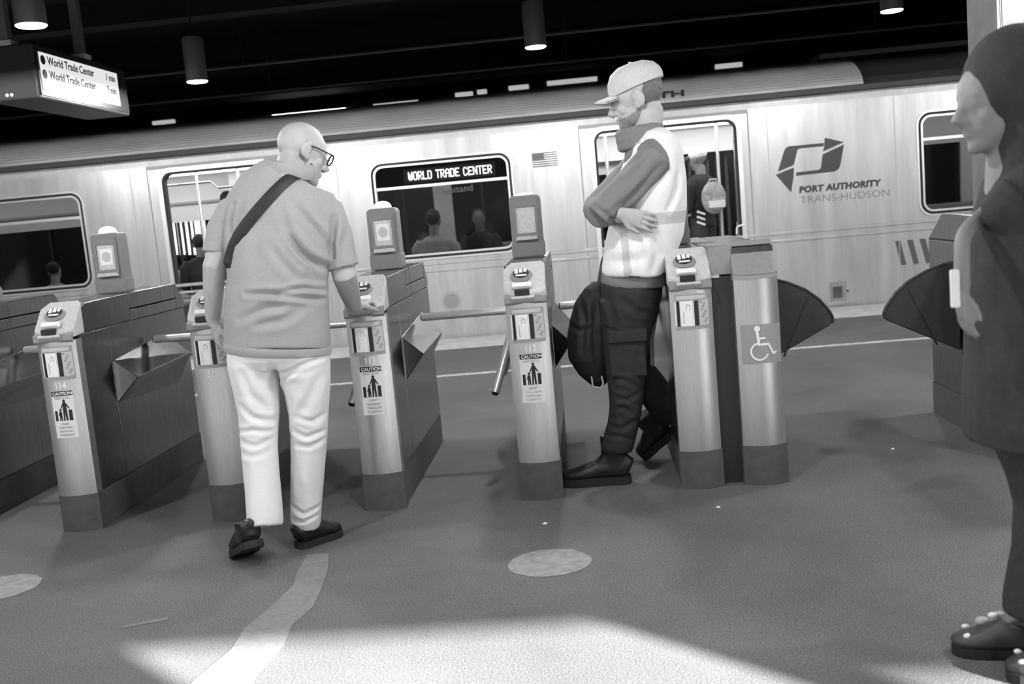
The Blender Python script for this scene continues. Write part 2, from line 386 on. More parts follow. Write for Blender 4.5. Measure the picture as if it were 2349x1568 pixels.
    # card sticker panel with the two specimen cards
    bowed(gridplate(-.066, .070, .665, .808, .0012), 'card_panel', M_grey, t)
    bowed(gridplate(-.060, .058, .788, .803, .0018), 'panel_caption', M_ltgrey, t)
    for (x0, x1, m_, nm) in ((-.067, -.062, M_white, 'card_edge'), (-.060, -.049, M_black, 'magnetic_stripe'), (-.047, .003, M_white, 'specimen_card'), (.0045, .008, M_white, 'card_edge'), (.0095, .026, M_black, 'magnetic_stripe'), (.029, .067, M_ltgrey, 'patterned_card')):
        bowed(gridplate(x0, x1, .68, .782, .0022, 4), nm, m_, t)
    am = MB()
    for (x0, x1, z0, z1) in ((-.022, -.008, .762, .768), (-.024, -.02, .744, .764), (-.010, -.006, .744, .764), (-.036, -.032, .69, .74)):
        am.add([(x0, -.003, z0), (x1, -.003, z0), (x1, -.003, z1), (x0, -.003, z1)], [(0, 1, 2, 3)])
    bowed(am, 'card_mark', M_ltgrey, t)
    pm = MB()
    for k in range(9):
        xx = .036+.02*((k*37) % 10)/10+.0006*k; zz = .775-.010*k; r = .006
        pm.add([(xx+r*math.cos(a), -.003, zz+r*.9*math.sin(a)) for a in [2*PI*i/7 for i in range(7)]], [tuple(range(7))])
    bowed(pm, 'card_pattern', M_grey, t)
    if number:
        o = text('unit_number', number, .04, M_white, t, XZ(-.022, -.001, .628), bold=.0006, wide=.85); on_bow(o, HW, .03, BULGE, .0006)
        if caution: bowed(gridplate(-.036, .040, .622, .66, .0006), 'number_plate', M_grey if dome == 'plate' else M_steel, t, .0002)
    if caution:
        cx = .0; z0 = .415
        st = bowed(gridplate(-.046, .05, z0, z0+.205, .0008), 'caution_sticker', M_paper, t)
        def cm(mb, nm, m_): 
            o = mb.build(nm, m_, st); on_bow(o, HW, .03, BULGE, .001); return o
        cm(gridplate(-.044, .048, z0+.182, z0+.203, .0012), 'caution_bar', M_black)
        o = text('caution_word', 'CAUTION', .019, M_white, st, XZ(-.038, -.002, z0+.186), bold=.0004, wide=1.0); on_bow(o, HW, .03, BULGE, .001)
        cm(figure_marks(z0+.075), 'pictogram', M_black)
        for s_, zz in (('BARS MOVE', .170), ('ASSIST', .058), ('CHILDREN', .042), ('THROUGH', .026), ('TURNSTILE', .010)):
            o = text('sticker_text', s_, .0125, M_ltgrey, st, XZ(.002, -.0015, z0+zz), bold=.0002, align='CENTER'); on_bow(o, HW, .03, BULGE, .001)
    # wedge fairing on the right flank
    if fair:
        A1 = (HW, .335, .695); B1 = (HW, .335, .497); C1 = (HW+.082, .40, .60); C0 = (HW+.074, .385, .62)
        A2 = (HW, .95, .745); B2 = (HW, 1.05, .47); C2 = (HW+.082, 1.05, .62)
        MB().add([A1, B1, C1, A2, B2, C2], [(0, 1, 2), (5, 4, 3), (0, 2, 5, 3), (1, 4, 5, 2), (0, 3, 4, 1)]).build('side_fairing', M_side, t, bevel=.004)
    # tripod on the left flank: one arm across the lane, two hanging
    hub = Vector((-HW, .73, .735)); ax = Vector((-.7071, 0, -.7071))
    hb = MB().tube([hub-ax*.06, hub+ax*.005, hub+ax*.03], [.06, .058, .03], 16).build('hub', M_side, t, smooth=True)
    for dvec in ((-1, 0, 0), (-.25, .612, -.75), (-.25, -.612, -.75)):
        d = Vector(dvec).normalized(); a = MB().tube([hub+d*.0, hub+d*.455, hub+d*.463], [.019, .019, .016], 14).build('arm', M_chrome, t, smooth=True)
        MB().tube([hub+d*.4632, hub+d*.468], [.016, .014], 14).build('end_cap', M_black, a)
    if pylon: make_pylon(t, dome)
    return t
X1 = -2.3316; DX = .6672
TS = [make_turnstile(X1-DX, 'turnstile at the far left edge with only its long side cabinet in view', None, 'round'),
      make_turnstile(X1, 'leftmost turnstile whose whole front is in view, marked 114', '114', 'round'),
      make_turnstile(X1+DX, 'turnstile beside the left arm of the bald man', '31', 'none', caution=False),
      make_turnstile(X1+2*DX, 'turnstile marked 113 at which the bald man is holding his card', '113', 'round'),
      make_turnstile(X1+3*DX, 'turnstile standing free between the bald man and the man in the vest', '112', 'none'),
      make_turnstile(X1+4*DX, 'turnstile against which the man in the pale vest leans', None, 'none', caution=False, fair=False)]
# ------------------------------------------------------------------ accessible gate (pillar + paddle) and the gate cabinet opposite
def paddle_outline():
    # (x, z) fan outline, hub at lower inner corner
    return [(0, .80), (.06, .79), (.14, .765), (.22, .725), (.28, .675), (.325, .615), (.338, .585), (.335, .56), (.315, .545), (0, .385)]
def make_paddle(x, y, s, parent):
    P = [(x+s*a, z) for a, z in paddle_outline()]
    o = MB().exty(P, y-.02, y+.02).build('paddle', M_rubber, parent, bevel=.006)
    rim = [(x+s*a, y-.021, z) for a, z in paddle_outline()[1:8]]
    MB().tube(rim, .006, 6).build('paddle_rim', M_dark, o)
    MB().add([(x+s*.10, y-.0205, .42), (x+s*.11, y-.0205, .42), (x+s*.235, y-.0205, .69), (x+s*.225, y-.0205, .69)], [(0, 1, 2, 3)]).build('paddle_seam', M_black, o)
    return o
ga = thing('accessible_gate', 'wide accessible fare gate pillar with wheelchair sign and dark paddle', 'gate', (.597+.0875, Y0, 0))
PW = .0875
MB().extz(bow(PW, .03, .03), .15, .85).build('pillar', M_steel, ga, smooth=True)
MB().extz(bow(PW+.003, .028, .032), 0, .165).build('kick_base', M_kick, ga, smooth=True)
MB().extz(bow(PW+.001, .028, .031), .848, .872).build('collar_band', M_grey, ga, smooth=True)
fr = [PW*(-1+2*k/10) for k in range(11)]
lo = [(x, bow_y(x, PW, .026, .032), .872+.006*(1-(x/PW)**2)*-1) for x in fr]
hi = [(PW-.004, .12, 1.0), (-PW+.004, .12, 1.0)]
bt = [(x, y, .868) for x, y, z in lo]+[(PW, .12, .868), (-PW, .12, .868)]
tp = lo+hi; N = len(tp)
MB().add(tp+bt, [tuple(range(N)), tuple(range(N, 2*N))[::-1]]+[(i, N+i, N+(i+1) % N, (i+1) % N) for i in range(N)]).build('sloped_cap', M_head2, ga, bevel=.003)
MB().box(-PW+.002, PW-.002, .08, 1.24, 0, .98).build('cabinet', M_side, ga, bevel=.006)
MB().box(-PW-.088, -PW+.004, .075, 1.2, 0, .865).build('link_panel', M_dark, ga)
MB().box(-PW-.088, -PW+.004, .075, 1.2, .87, .985).build('link_cover', M_head2, ga, bevel=.003)
MB().box(-PW-.088, -PW-.05, .068, .075, .86, .872).build('latch', M_head, ga)
sg = gridplate(-.072, .084, .505, .664, .0012).build('wheelchair_sign', M_grey, ga); on_bow(sg, PW, .03, .03, .0008)
wm = MB(); yy = -.002
def wq(P): wm.add([(x, yy, z) for x, z in P], [tuple(range(len(P)))])
cxw, czw, r0, r1 = -.004, .555, .030, .038
arc = [math.radians(a) for a in range(100, 346, 12)]
for a, b in zip(arc[:-1], arc[1:]): wq([(cxw+r0*math.cos(a), czw+r0*math.sin(a)), (cxw+r1*math.cos(a), czw+r1*math.sin(a)), (cxw+r1*math.cos(b), czw+r1*math.sin(b)), (cxw+r0*math.cos(b), czw+r0*math.sin(b))])
wq([(-.010+.0125*math.cos(2*PI*k/16), .648+.0125*math.sin(2*PI*k/16)) for k in range(16)])
wq([(-.017, .637), (-.004, .634), (-.001, .592), (-.001, .578), (-.011, .578)])
wq([(-.003, .612), (.022, .612), (.022, .604), (-.003, .604)])
wq([(-.010, .588), (.034, .588), (.034, .578), (-.010, .578)])
wq([(.026, .588), (.036, .588), (.053, .549), (.045, .545)])
wq([(.045, .545), (.051, .538), (.066, .546), (.064, .554)])
o = wm.build('wheelchair_symbol', M_white, sg); on_bow(o, PW, .03, .03, .0030)
make_paddle(PW+.02, .67, 1, ga)
MB().tube([(PW-.02, .67, .36), (PW-.02, .67, .83)], .035, 12).build('paddle_hub', M_side, ga, smooth=True)
gb = thing('gate_cabinet', 'grey gate cabinet with dark paddle behind the person in dark clothing', 'gate', (1.72, Y0, 0))
MB().box(0, .17, 0, 1.1, .16, .88).build('cabinet', M_side, gb, bevel=.004)
MB().box(-.003, .173, -.003, 1.105, 0, .16).build('kick_base', M_kick, gb)
MB().extx([(.1, .885), (.1, 1.0), (.90, 1.01), (1.1, .885)], 0, .17).build('top_cover', M_side, gb, bevel=.004)
MB().box(.0, .17, .1, 1.09, .879, .886).build('cover_seam', M_black, gb)
make_paddle(-.02, .67, -1, gb)
MB().tube([(.02, .67, .36), (.02, .67, .83)], .035, 12).build('paddle_hub', M_side, gb, smooth=True)

# ------------------------------------------------------------------ pendant lamps (they light the platform)
def pendant(x, y, zb, label, grp='pendant downlights'):
    t = thing('pendant_lamp', label, 'lamp', (x, y, zb), grp)
    MB().lathe([(.078, .004), (.08, .012), (.08, .31), (.07, .33), (.02, .335)], (0, 0, 0), 24).build('housing', M_lamp, t, smooth=True)
    MB().lathe([(.070, -.006), (.078, 0), (.078, .004)], (0, 0, 0), 24).build('lens', M_light, t, smooth=True)
    MB().tube([(0, 0, .33), (0, 0, CEIL-zb)], .009, 8).build('stem', M_ceil, t)
    ld = bpy.data.lights.new('pendant_light', 'SPOT'); ld.energy = LAMP_W; ld.spot_size = math.radians(180); ld.spot_blend = .0; ld.shadow_soft_size = .06
    l = bpy.data.objects.new('pendant_light', ld); COL.objects.link(l); l.parent = t; l.location = (0, 0, -.05)
    return t
names = {(7.8, 1): 'grey cylinder pendant lamp over the platform beside the hanging sign', (7.8, 2): 'grey cylinder pendant lamp over the platform left of the man in the cap',
         (7.8, 3): 'pendant lamp only just in view at the top edge, above the logo on the train', (5.3, 1): 'large near pendant lamp between the poles of the hanging sign'}
for y, zb in ((7.8, 2.39), (5.3, 2.375), (2.8, 2.375), (.3, 2.375)):  # the two nearest rows are unseen, added to light the foreground figures
    for i, x in enumerate((-5.40, -2.81, -.22, 2.37, 4.96)):
        if y == 5.3: x += .06
        pendant(x, y, zb, names.get((y, i), 'cylinder pendant lamp added as a repeat for its light, outside the picture'))

# ------------------------------------------------------------------ hanging train indicator sign
sx, sy0, sy1, sz0, sz1 = -3.36, 6.45, 7.78, 2.185, 2.53
hs = thing('hanging_sign', 'hanging departure display with lit screen at top left', 'sign', (sx, sy0, sz0))
MB().box(-.34, 0, 0, sy1-sy0, 0, sz1-sz0).build('sign_box', mat('sign_case', .03, .5), hs, bevel=.012)
MB().box(0, .008, .02, sy1-sy0-.02, .02, sz1-sz0-.02).build('display_frame', M_black, hs)
scr = MB().box(.008, .012, .045, 1.16, .055, .295).build('screen', M_lcd, hs)
MB().box(.012, .0125, .12, 1.16, .055, .095).build('ticker_band', mat('ticker_grey', .25, .5, emit=.25), scr)
def YZ(x, y, z): return Matrix(((0, 0, 1, x), (1, 0, 0, y), (0, 1, 0, z), (0, 0, 0, 1)))
for zz, mins in ((.225, '1 min'), (.135, '7 min')):
    MB().prism([(.085+.03*math.cos(2*PI*k/18), zz+.022+.03*math.sin(2*PI*k/18)) for k in range(18)], lambda a, b: (.012, a, b), lambda a, b: (.0135, a, b)).build('route_dot', M_dark, scr)
    text('destination_text', 'World Trade Center', .075, M_dark, scr, YZ(.0135, .14, zz), bold=.001)
    text('minutes_text', mins, .07, M_dark, scr, YZ(.0135, .96, zz), bold=.001)
for yy, xx in ((.06, -.20), (.75, -.05)):
    po = MB().box(xx-.03, xx+.03, yy-.03, yy+.03, sz1-sz0, CEIL-sz0).build('hanger_pole', M_lamp, hs, bevel=.003)
    MB().box(xx-.055, xx+.055, yy-.05, yy+.05, sz1-sz0, sz1-sz0+.035).build('pole_bracket', M_head, po, bevel=.004)
MB().tube([(-.21, -.004, .035), (-.21, .0, .035)], .012, 10).build('screw', M_head, hs)
MB().tube([(-.18, -.004, .035), (-.18, .0, .035)], .012, 10).build('screw', M_head, hs)

# ------------------------------------------------------------------ lights, conduits beyond the train
def far_light(px0, px1, py0, py1, Y, th, m, label):
    a = at(px0, py0, Y); b = at(px1, py1, Y); t = thing('strip_light', label, 'light', ((a.x+b.x)/2, Y, (a.z+b.z)/2), 'strip lights on the far side of the tracks')
    h = abs(b.x-a.x)/2; k = th/2
    MB().box(-h, h, -.06, .06, -k, k).build('tube_cover', m, t, bevel=.01)
    MB().box(-h-.02, h+.02, -.08, .08, k, k+.03).build('fixture_tray', M_dark, t)
    for s in (-.6, .6): MB().tube([(h*s, 0, k+.03), (h*s, 0, CEIL-(a.z+b.z)/2)], .012, 6).build('hanger', M_dark, t)
far_light(627, 795, 272, 254, 17, .10, M_tube, 'bright white strip light above the roof behind the bald man')
far_light(352, 402, 284, 277, 17, .06, M_dimtube, 'small strip light far left above the train roof')
for (a, b, c, d) in ((858, 960, 245, 234), (1045, 1085, 219, 215), (1095, 1117, 212, 210), (1167, 1213, 203, 199), (1255, 1370, 193, 180), (1510, 1580, 185, 178), (1640, 1702, 155, 147)):
    far_light(a, b, c, d, 17, .07, M_dimtube, 'dim strip light beyond the train roof, above %s' % {858: 'the left half of the lettered window', 1045: 'the centre of the lettered window', 1095: 'the lettered window, right of centre', 1167: 'the right corner of the lettered window', 1255: 'the flag decal', 1510: 'the back of the cap', 1640: 'the right train door'}[a])
for i, (zz, yy) in enumerate(((2.77, 9.6), (2.62, 10.4))):
    o = MB().tube([(-9, yy, zz), (9, yy, zz)], .016, 8).build('conduit', mat('conduit_grey', .03, .5), None)
    tag(o, ('thin grey conduit running above the train, the upper one', 'thin grey conduit running above the train, the lower one')[i], 'pipe', 'conduits above the train')
    for xx in (-6, -3, 0, 3, 6): MB().tube([(xx, yy, zz), (xx, yy, CEIL)], .008, 6).build('hanger', M_ceil, o)
# ------------------------------------------------------------------ the train
tr = thing('subway_train', 'stainless steel subway car standing at the platform with open doors', 'train', (0, YT, 0))
TX0, TX1 = -8.6, 8.6
WIN = [(-6.37, -4.97), (-2.02, -.62), (3.26, 4.66), (7.0, 8.3)]
DOR = [(-4.14, -2.75), (.19, 1.58), (5.15, 6.54)]
WZ = (.815, 1.785); DZ1 = 1.905
holes = [rrect(a, b, WZ[0], WZ[1], .12) for a, b in WIN]
DB = .04
for a, b in DOR:
    r = .11; h = [(a, DB), (b, DB)]+[(b-r+r*math.cos(t), DZ1-r+r*math.sin(t)) for t in [PI/2*k/7 for k in range(8)]]+[(a+r+r*math.cos(t), DZ1-r+r*math.sin(t)) for t in [PI/2+PI/2*k/7 for k in range(8)]]
    holes.append(h)
plate('side_wall', [(TX0, -.02), (TX1, -.02), (TX1, 1.965), (TX0, 1.965)], holes, 0, .06, M_train, tr)
MB().extx([(0, 1.965), (.0, 2.02), (.03, 2.045), (.06, 2.045), (.06, 1.965)], TX0, TX1).build('cornice', mat('cornice_steel', .5, .45, .3, noise=.15, scale=4, stretch=(2, 1, 1)), tr)
MB().box(TX0, TX1, -.03, .06, 2.045, 2.10).build('gutter', M_gut, tr, bevel=.008)
rp = []
for k in range(46):
    t = k/45; y = .0+.95*(t**1.35); z = 2.10+.335*math.sin(t*PI/2)**.8
    rp.append((y, z+(.006 if k % 2 else 0)))
for k in range(12): rp.append((.95+.15*k, 2.441))
MB().extx(rp+[(2.6, 2.10), (0.02, 2.08)], TX0, 2.78).build('roof', M_roof, tr)
MB().extx([(.06, 2.10), (.12, 2.17), (.5, 2.38), (.95, 2.47), (2.6, 2.47), (2.6, 2.10)], 2.78, TX1).build('roof_end_cover', M_dark, tr)
MB().box(2.6, TX1, .9, 1.6, 2.47, 2.52).build('roof_vent_box', M_grey, tr)
MB().box(TX0, TX1, -.012, 0, .745, .775).build('belt_rib', M_train, tr, bevel=.004)
MB().box(TX0, TX1, -.012, 0, .675, .70).build('belt_rib', M_train, tr, bevel=.004)
MB().box(TX0, TX1, .0, .06, -.9, -.02).build('skirt', M_gut, tr)
MB().box(TX0, TX1, -.045, .02, -.08, -.01).build('door_sill', M_side, tr)
# panel seams and rivet rows on the body
for x in (-6.9, -4.45, -2.35, -.42, -.1, 1.86, 3.05, 4.9):
    MB().box(x-.003, x+.003, -.003, 0, .02, 1.96).build('panel_seam', M_ltgrey, tr)
# window frames, panes, divider
def window(a, b, lit=False):
    w = plate('window_frame', rrect(a-.012, b+.012, WZ[0]-.012, WZ[1]+.012, .13), [rrect(a+.005, b-.005, WZ[0]+.005, WZ[1]-.005, .115)], -.016, .02, M_frame, tr)
    plate('gasket', rrect(a+.003, b-.003, WZ[0]+.003, WZ[1]-.003, .118), [rrect(a+.03, b-.03, WZ[0]+.03, WZ[1]-.03, .095)], -.008, .04, M_gasket, w)
    plate('inner_frame', rrect(a+.03, b-.03, WZ[0]+.03, WZ[1]-.03, .095), [rrect(a+.048, b-.048, WZ[0]+.048, WZ[1]-.048, .08)], -.012, .05, M_frame, w)
    pane = MB().box(a+.03, b-.03, .034, .039, WZ[0]+.03, WZ[1]-.03).build('pane', M_glass, w)
    MB().box(a+.048, b-.048, -.012, .03, 1.515, 1.545).build('transom', M_frame, w, bevel=.003)
    if lit:
        d = MB().box(a+.04, b-.04, .026, .05, 1.545, WZ[1]-.045).build('destination_panel', mat('matt_black', .006, .95, spec=.05), w)
        MB().box(-1.69, -.78, .022, .026, 1.565, 1.70).build('led_field', mat('led_field', .02, .9, spec=.05), w)
        F5 = {'W': '10001 10001 10101 10101 10101 10101 01010', 'O': '01110 10001 10001 10001 10001 10001 01110', 'R': '11110 10001 10001 11110 10100 10010 10001', 'L': '10000 10000 10000 10000 10000 10000 11111',
              'D': '11110 10001 10001 10001 10001 10001 11110', 'T': '11111 00100 00100 00100 00100 00100 00100', 'A': '01110 10001 10001 11111 10001 10001 10001', 'E': '11111 10000 10000 11110 10000 10000 11111',
              'C': '01110 10001 10000 10000 10000 10001 01110', 'N': '10001 11001 11001 10101 10011 10011 10001'}
        S = 'WORLD TRADE CENTER'; cell = (.83)/(len(S)*6-1-4); x = -1.645; ch = .083/7
        for c in S:
            if c == ' ': x += cell*4; continue
            m = MB()
            for r_, row in enumerate(F5[c].split()):
                for q, bit in enumerate(row):
                    if bit == '1': m.box(x+q*cell-.0012, x+(q+1)*cell+.0012, .018, .022, 1.592+(6-r_)*ch, 1.592+(7-r_)*ch)
            x += cell*6; m.build('led_letter', M_led, w)
for i, (a, b) in enumerate(WIN): window(a, b, i == 1)
# door frames, pocket panels, sill plates, door leaves slid half into the pockets
for a, b in DOR:
    def ar(x0, x1, z1, r): return [(x0, DB), (x1, DB)]+[(x1-r+r*math.cos(t), z1-r+r*math.sin(t)) for t in [PI/2*k/7 for k in range(8)]]+[(x0+r+r*math.cos(t), z1-r+r*math.sin(t)) for t in [PI/2+PI/2*k/7 for k in range(8)]]
    f = plate('door_frame', ar(a-.03, b+.03, DZ1+.03, .13), [ar(a+.012, b-.012, DZ1-.012, .10)], -.014, .05, M_frame, tr)
    plate('door_gasket', ar(a+.012, b-.012, DZ1-.012, .10), [ar(a+.035, b-.035, DZ1-.035, .08)], .0, .07, M_gasket, f)
    for x0, x1 in ((a-.135, a-.125), (b+.095, b+.105)): MB().box(x0, x1, -.004, 0, DB, 1.96).build('pocket_seam', M_grey, f)
    MB().box(a-.13, b+.1, -.006, 0, 1.93, 1.965).build('door_header', mat('header_grey', .3, .5, .3), f)
    MB().box(b-.045, b-.03, .02, .05, .1, 1.85).build('door_leaf_edge', M_side, f)
MB().tube([(1.585, -.02, .875), (1.53, -.03, .868), (1.512, -.03, .85), (1.508, -.03, .79)], .009, 8).build('door_handle', M_frame, tr, smooth=True)
# decals
def decal_poly(name, P, m, y=-.002):
    return MB().exty(P, y, 0).build(name, m, tr)
M_decal = mat('decal_dark_grey', .055, .5)
lg = decal_poly('logo_mark', [(1.937, 1.352), (2.006, 1.54), (2.022, 1.568), (2.055, 1.584), (2.385, 1.584), (2.383, 1.553), (2.160, 1.553), (2.135, 1.545), (2.092, 1.402)], M_decal)
# upper sweep with its arrow head
lg2 = MB()
def lp(P): lg2.exty(P, -.002, 0)
lp([(2.385, 1.545), (2.395, 1.632), (2.575, 1.575), (2.371, 1.503)])
lp([(2.573, 1.553), (2.530, 1.365), (2.512, 1.325), (2.470, 1.305), (2.108, 1.297), (2.112, 1.330), (2.325, 1.335), (2.345, 1.352), (2.368, 1.478)])
lp([(1.916, 1.325), (2.092, 1.380), (2.085, 1.297), (2.053, 1.144)])
lg2.build('logo_arrows', M_decal, tr)
o = text('operator_name', 'PORT AUTHORITY', .1, M_decal, tr, XZ(0, -.002, 0), bold=.006, shear=.12, sp=1.08); fit_text(o, 2.128, 2.908, 1.128, 1.195)
o = text('operator_line', 'TRANS-HUDSON', .1, mat('decal_light', .24, .5), tr, XZ(0, -.002, 0), bold=-.0004, shear=.0); fit_text(o, 2.134, 2.978, 1.028, 1.096)
o = text('roof_letters', 'PATH', .1, M_decal, tr, XZ(0, -.001, 0), bold=.003); fit_text(o, .62, 1.10, 2.148, 2.215)
o.data.transform(Matrix.Translation((0, .055, 0)) @ Matrix.Shear('XZ', 4, (0, 0)))
for v in o.data.vertices: v.co.y = .028+(v.co.z-2.148)*.42-.012
fg = MB()
for k in range(7): fg.box(-.41 if k >= 4 else -.295, -.163, -.002, 0, 1.743-.021*k-.011, 1.743-.021*k)
fg.box(-.41, -.295, -.002, 0, 1.668, 1.743); fg.build('flag_decal', mat('flag_grey', .16, .6), tr)
for k in range(3): decal_poly('stripe_decal', [(3.01+.115*k, .592), (3.06+.118*k, .592), (3.108+.12*k, .358), (3.06+.118*k, .352)], mat('decal_mid', .1, .5))
vt = MB().tube([(-1.333, -.006, .372), (-1.333, 0, .372)], .098, 28).build('round_vent', mat('vent_grey', .42, .5), tr)
MB().tube([(-1.333, -.010, .372), (-1.333, -.006, .372)], .074, 28).build('vent_mesh', M_grey, vt)
ht = plate('access_hatch', [(2.345, .02), (2.59, .02), (2.59, .29), (2.345, .29)], [[(2.365, .055), (2.525, .055), (2.525, .245), (2.365, .245)]], -.008, .008, M_train, tr)
MB().box(2.365, 2.525, -.003, .0, .055, .245).build('hatch_recess', M_grey, ht)
MB().box(2.40, 2.49, -.008, -.003, .09, .20).build('hatch_plate', M_side, ht)
MB().box(2.53, 2.55, -.012, 0, .14, .16).build('hatch_latch', M_dark, ht)
MB().box(-1.42, -1.17, -.003, 0, .79, .805).build('car_number_plate', M_ltgrey, tr)
# interior
MB().box(TX0, TX1, .06, 2.7, -.02, .04).build('car_floor', M_inflr, tr)
MB().box(TX0, TX1, .06, 2.7, 2.02, 2.06).build('car_ceiling', M_inwall, tr)
IY = 2.62
FARO = [(-7.6, -5.95, .75, 1.5), (-5.7, -4.45, .70, 1.44), (-3.9, -2.75, .06, 1.5), (-2.55, -1.78, .06, 1.66), (-1.55, -.80, .06, 1.66), (-.60, .50, .75, 1.55), (1.12, 2.35, .06, 1.95), (3.3, 4.6, .8, 1.55), (5.2, 6.5, .06, 1.6)]
plate('far_side_wall', [(TX0, .04), (TX1, .04), (TX1, 2.02), (TX0, 2.02)], [[(a, c), (b, c), (b, d), (a, d)] for a, b, c, d in FARO], IY, .05, M_inwall, tr)
for a, b, c, d in FARO:
    MB().box(a, b, IY+.05, IY+.06, c, d).build('far_pane', M_glass, tr); MB().box((a+b)/2-.015, (a+b)/2+.015, IY+.03, IY+.05, c, d).build('far_mullion', M_gasket, tr)
for k in range(11):
    xx = 1.15+.11*k; MB().box(xx, xx+.035, IY+.02, IY+.05, .06, 1.95).build('far_door_bar', mat('far_bar', .045, .6), tr)
MB().box(TX0, 1.1, IY-.03, IY, 1.655, 1.685).build('far_header_rail', M_grey, tr)
for (y0, y1) in ((.35, .52), (1.95, 2.12)):
    for x0 in (-8.4, -6.3, -4.2, -2.1, 0, 2.1, 4.2, 6.3): MB().box(x0+.02, x0+2.06, y0, y1, 1.985, 2.02).build('ceiling_light', M_inlamp, tr)
for x0 in (-4.4, -2.2, 0.0): 
    MB().box(x0+.1, x0+2.0, 2.5, 2.62, 1.70, 1.98).build('advert_panel', M_white, tr)
o = text('advert_text', 'HAVE', .16, M_grey, tr, XZ(-3.45, 2.497, 1.78), bold=.004)
o = text('advert_text', 'Thousand', .12, M_ltgrey, tr, XZ(-1.75, 2.597, 1.50), bold=.001)
for x in (-4.0, -3.55, -2.88, .33, 1.46, 5.3): MB().tube([(x, .62, .04), (x, .62, 2.02)], .016, 10).build('grab_pole', M_frame, tr, smooth=True)
MB().tube([(-6, .62, 1.80), (-3.85, .62, 1.80), (-3.78, .62, 1.73), (-1.9, .62, 1.73)], .014, 8).build('grab_rail', M_side, tr, smooth=True)
for x in (-6.2, -2.0, 1.9, 3.6):
    MB().box(x, x+1.35, .08, .50, .40, .47).build('bench_seat', M_grey, tr, bevel=.02); MB().box(x, x+1.35, .08, .14, .47, .84).build('bench_back', M_grey, tr, bevel=.02)
    MB().box(x, x+1.35, 2.15, 2.6, .40, .47).build('bench_seat', M_grey, tr, bevel=.02); MB().box(x, x+1.35, 2.54, 2.6, .47, .84).build('bench_back', M_grey, tr, bevel=.02)
for x in (TX0, TX1-.04): MB().box(x, x+.04, .06, 2.7, -.02, 2.02).build('end_wall', M_inwall, tr)
for y in (.9, 1.5):
    pass

# glowing bars added beyond the train for the bright slits in its left door
for i, (px_, w_) in enumerate(((394, 5), (409, 9), (425, 3), (437, 2), (447, 3), (454, 2), (464, 7))):
    a = at(px_, 500, 14.2); b2 = at(px_, 585, 14.2)
    t_ = thing('glow_slit', 'narrow upright bright slit, an added glowing bar, seen through the left train door, number %s from the door post' % ('one two three four five six seven'.split()[i]), 'light', (a.x, 14.2, b2.z), 'upright glowing slits added beyond the train')
    hw_ = w_/2*14.2/2340
    MB().box(-hw_, hw_, -.03, .03, 0, a.z-b2.z).build('tube', M_tube, t_, bevel=.004); MB().box(-hw_-.02, hw_+.02, .03, .08, -1.2-b2.z, a.z-b2.z+.05).build('bracket', M_dark, t_)

for i, (x, y) in enumerate(((-.235, 3.80), (.435, 3.86), (1.3, 4.55))):
    o = MB().extz([(x, y), (x+.016, y-.003), (x+.02, y+.012), (x+.006, y+.015)], .001, .005, .7, x+.01, y+.006).build('paper_scrap', M_white)
    tag(o, ('tiny white paper scrap on the floor between the round marker and the turnstiles', 'tiny white paper scrap on the floor below the leaning man', 'tiny white paper scrap on the floor right of the accessible gate')[i], 'litter', 'scraps on the floor')
# ------------------------------------------------------------------ people
M_skin = mat('skin_light', .42, .55, noise=.08, scale=30, bump=.05, bscale=120)
M_skin_d = mat('skin_mid', .2, .55, noise=.1, scale=30)
M_hairdk = mat('hair_dark', .02, .7, noise=.4, scale=80, bump=.4, bscale=200)
M_shoe = mat('black_leather', .012, .35, noise=.3, scale=30, bump=.1)
M_sole = mat('black_sole', .015, .7)

def remesh(mb, voxel, smooth=6, disp=None, deci=None):
    me = mb.mesh('tmp'); o = bpy.data.objects.new('tmp', me); COL.objects.link(o)
    r = o.modifiers.new('r', 'REMESH'); r.mode = 'VOXEL'; r.voxel_size = voxel; r.use_smooth_shade = True
    if smooth: q = o.modifiers.new('s', 'SMOOTH'); q.iterations = smooth; q.factor = .5
    if deci: q = o.modifiers.new('d', 'DECIMATE'); q.ratio = deci
    dg = bpy.context.evaluated_depsgraph_get(); out = bpy.data.meshes.new_from_object(o.evaluated_get(dg))
    bpy.data.objects.remove(o); bpy.data.meshes.remove(me)
    if disp:
        n = len(out.vertices); co = np.empty(n*3); out.vertices.foreach_get('co', co); co = co.reshape(-1, 3)
        no = np.array([v.normal[:] for v in out.vertices])
        co = disp(co, no); out.vertices.foreach_set('co', co.ravel()); out.update()
    return out
def part(mb, name, m, root, voxel=.006, smooth=6, disp=None, deci=None):
    me = remesh(mb, voxel, smooth, disp, deci); me.name = name
    L = root.location; me.transform(Matrix.Translation((-L.x, -L.y, -L.z)))
    return link(name, me, m, root, smooth='all')
def raw(mb, name, m, root, smooth=True, bevel=0, parent=None):
    o = mb.build(name, m, parent or root, smooth=smooth, bevel=bevel, off=root.location); return o
def seg_d(P, a, b):
    """distance of 2-D points P to segment ab, and parameter"""
    ab = b-a; t = np.clip(((P-a)@ab)/max(1e-9, ab@ab), 0, 1); d = P-(a+t[:, None]*ab); return np.linalg.norm(d, axis=1), t
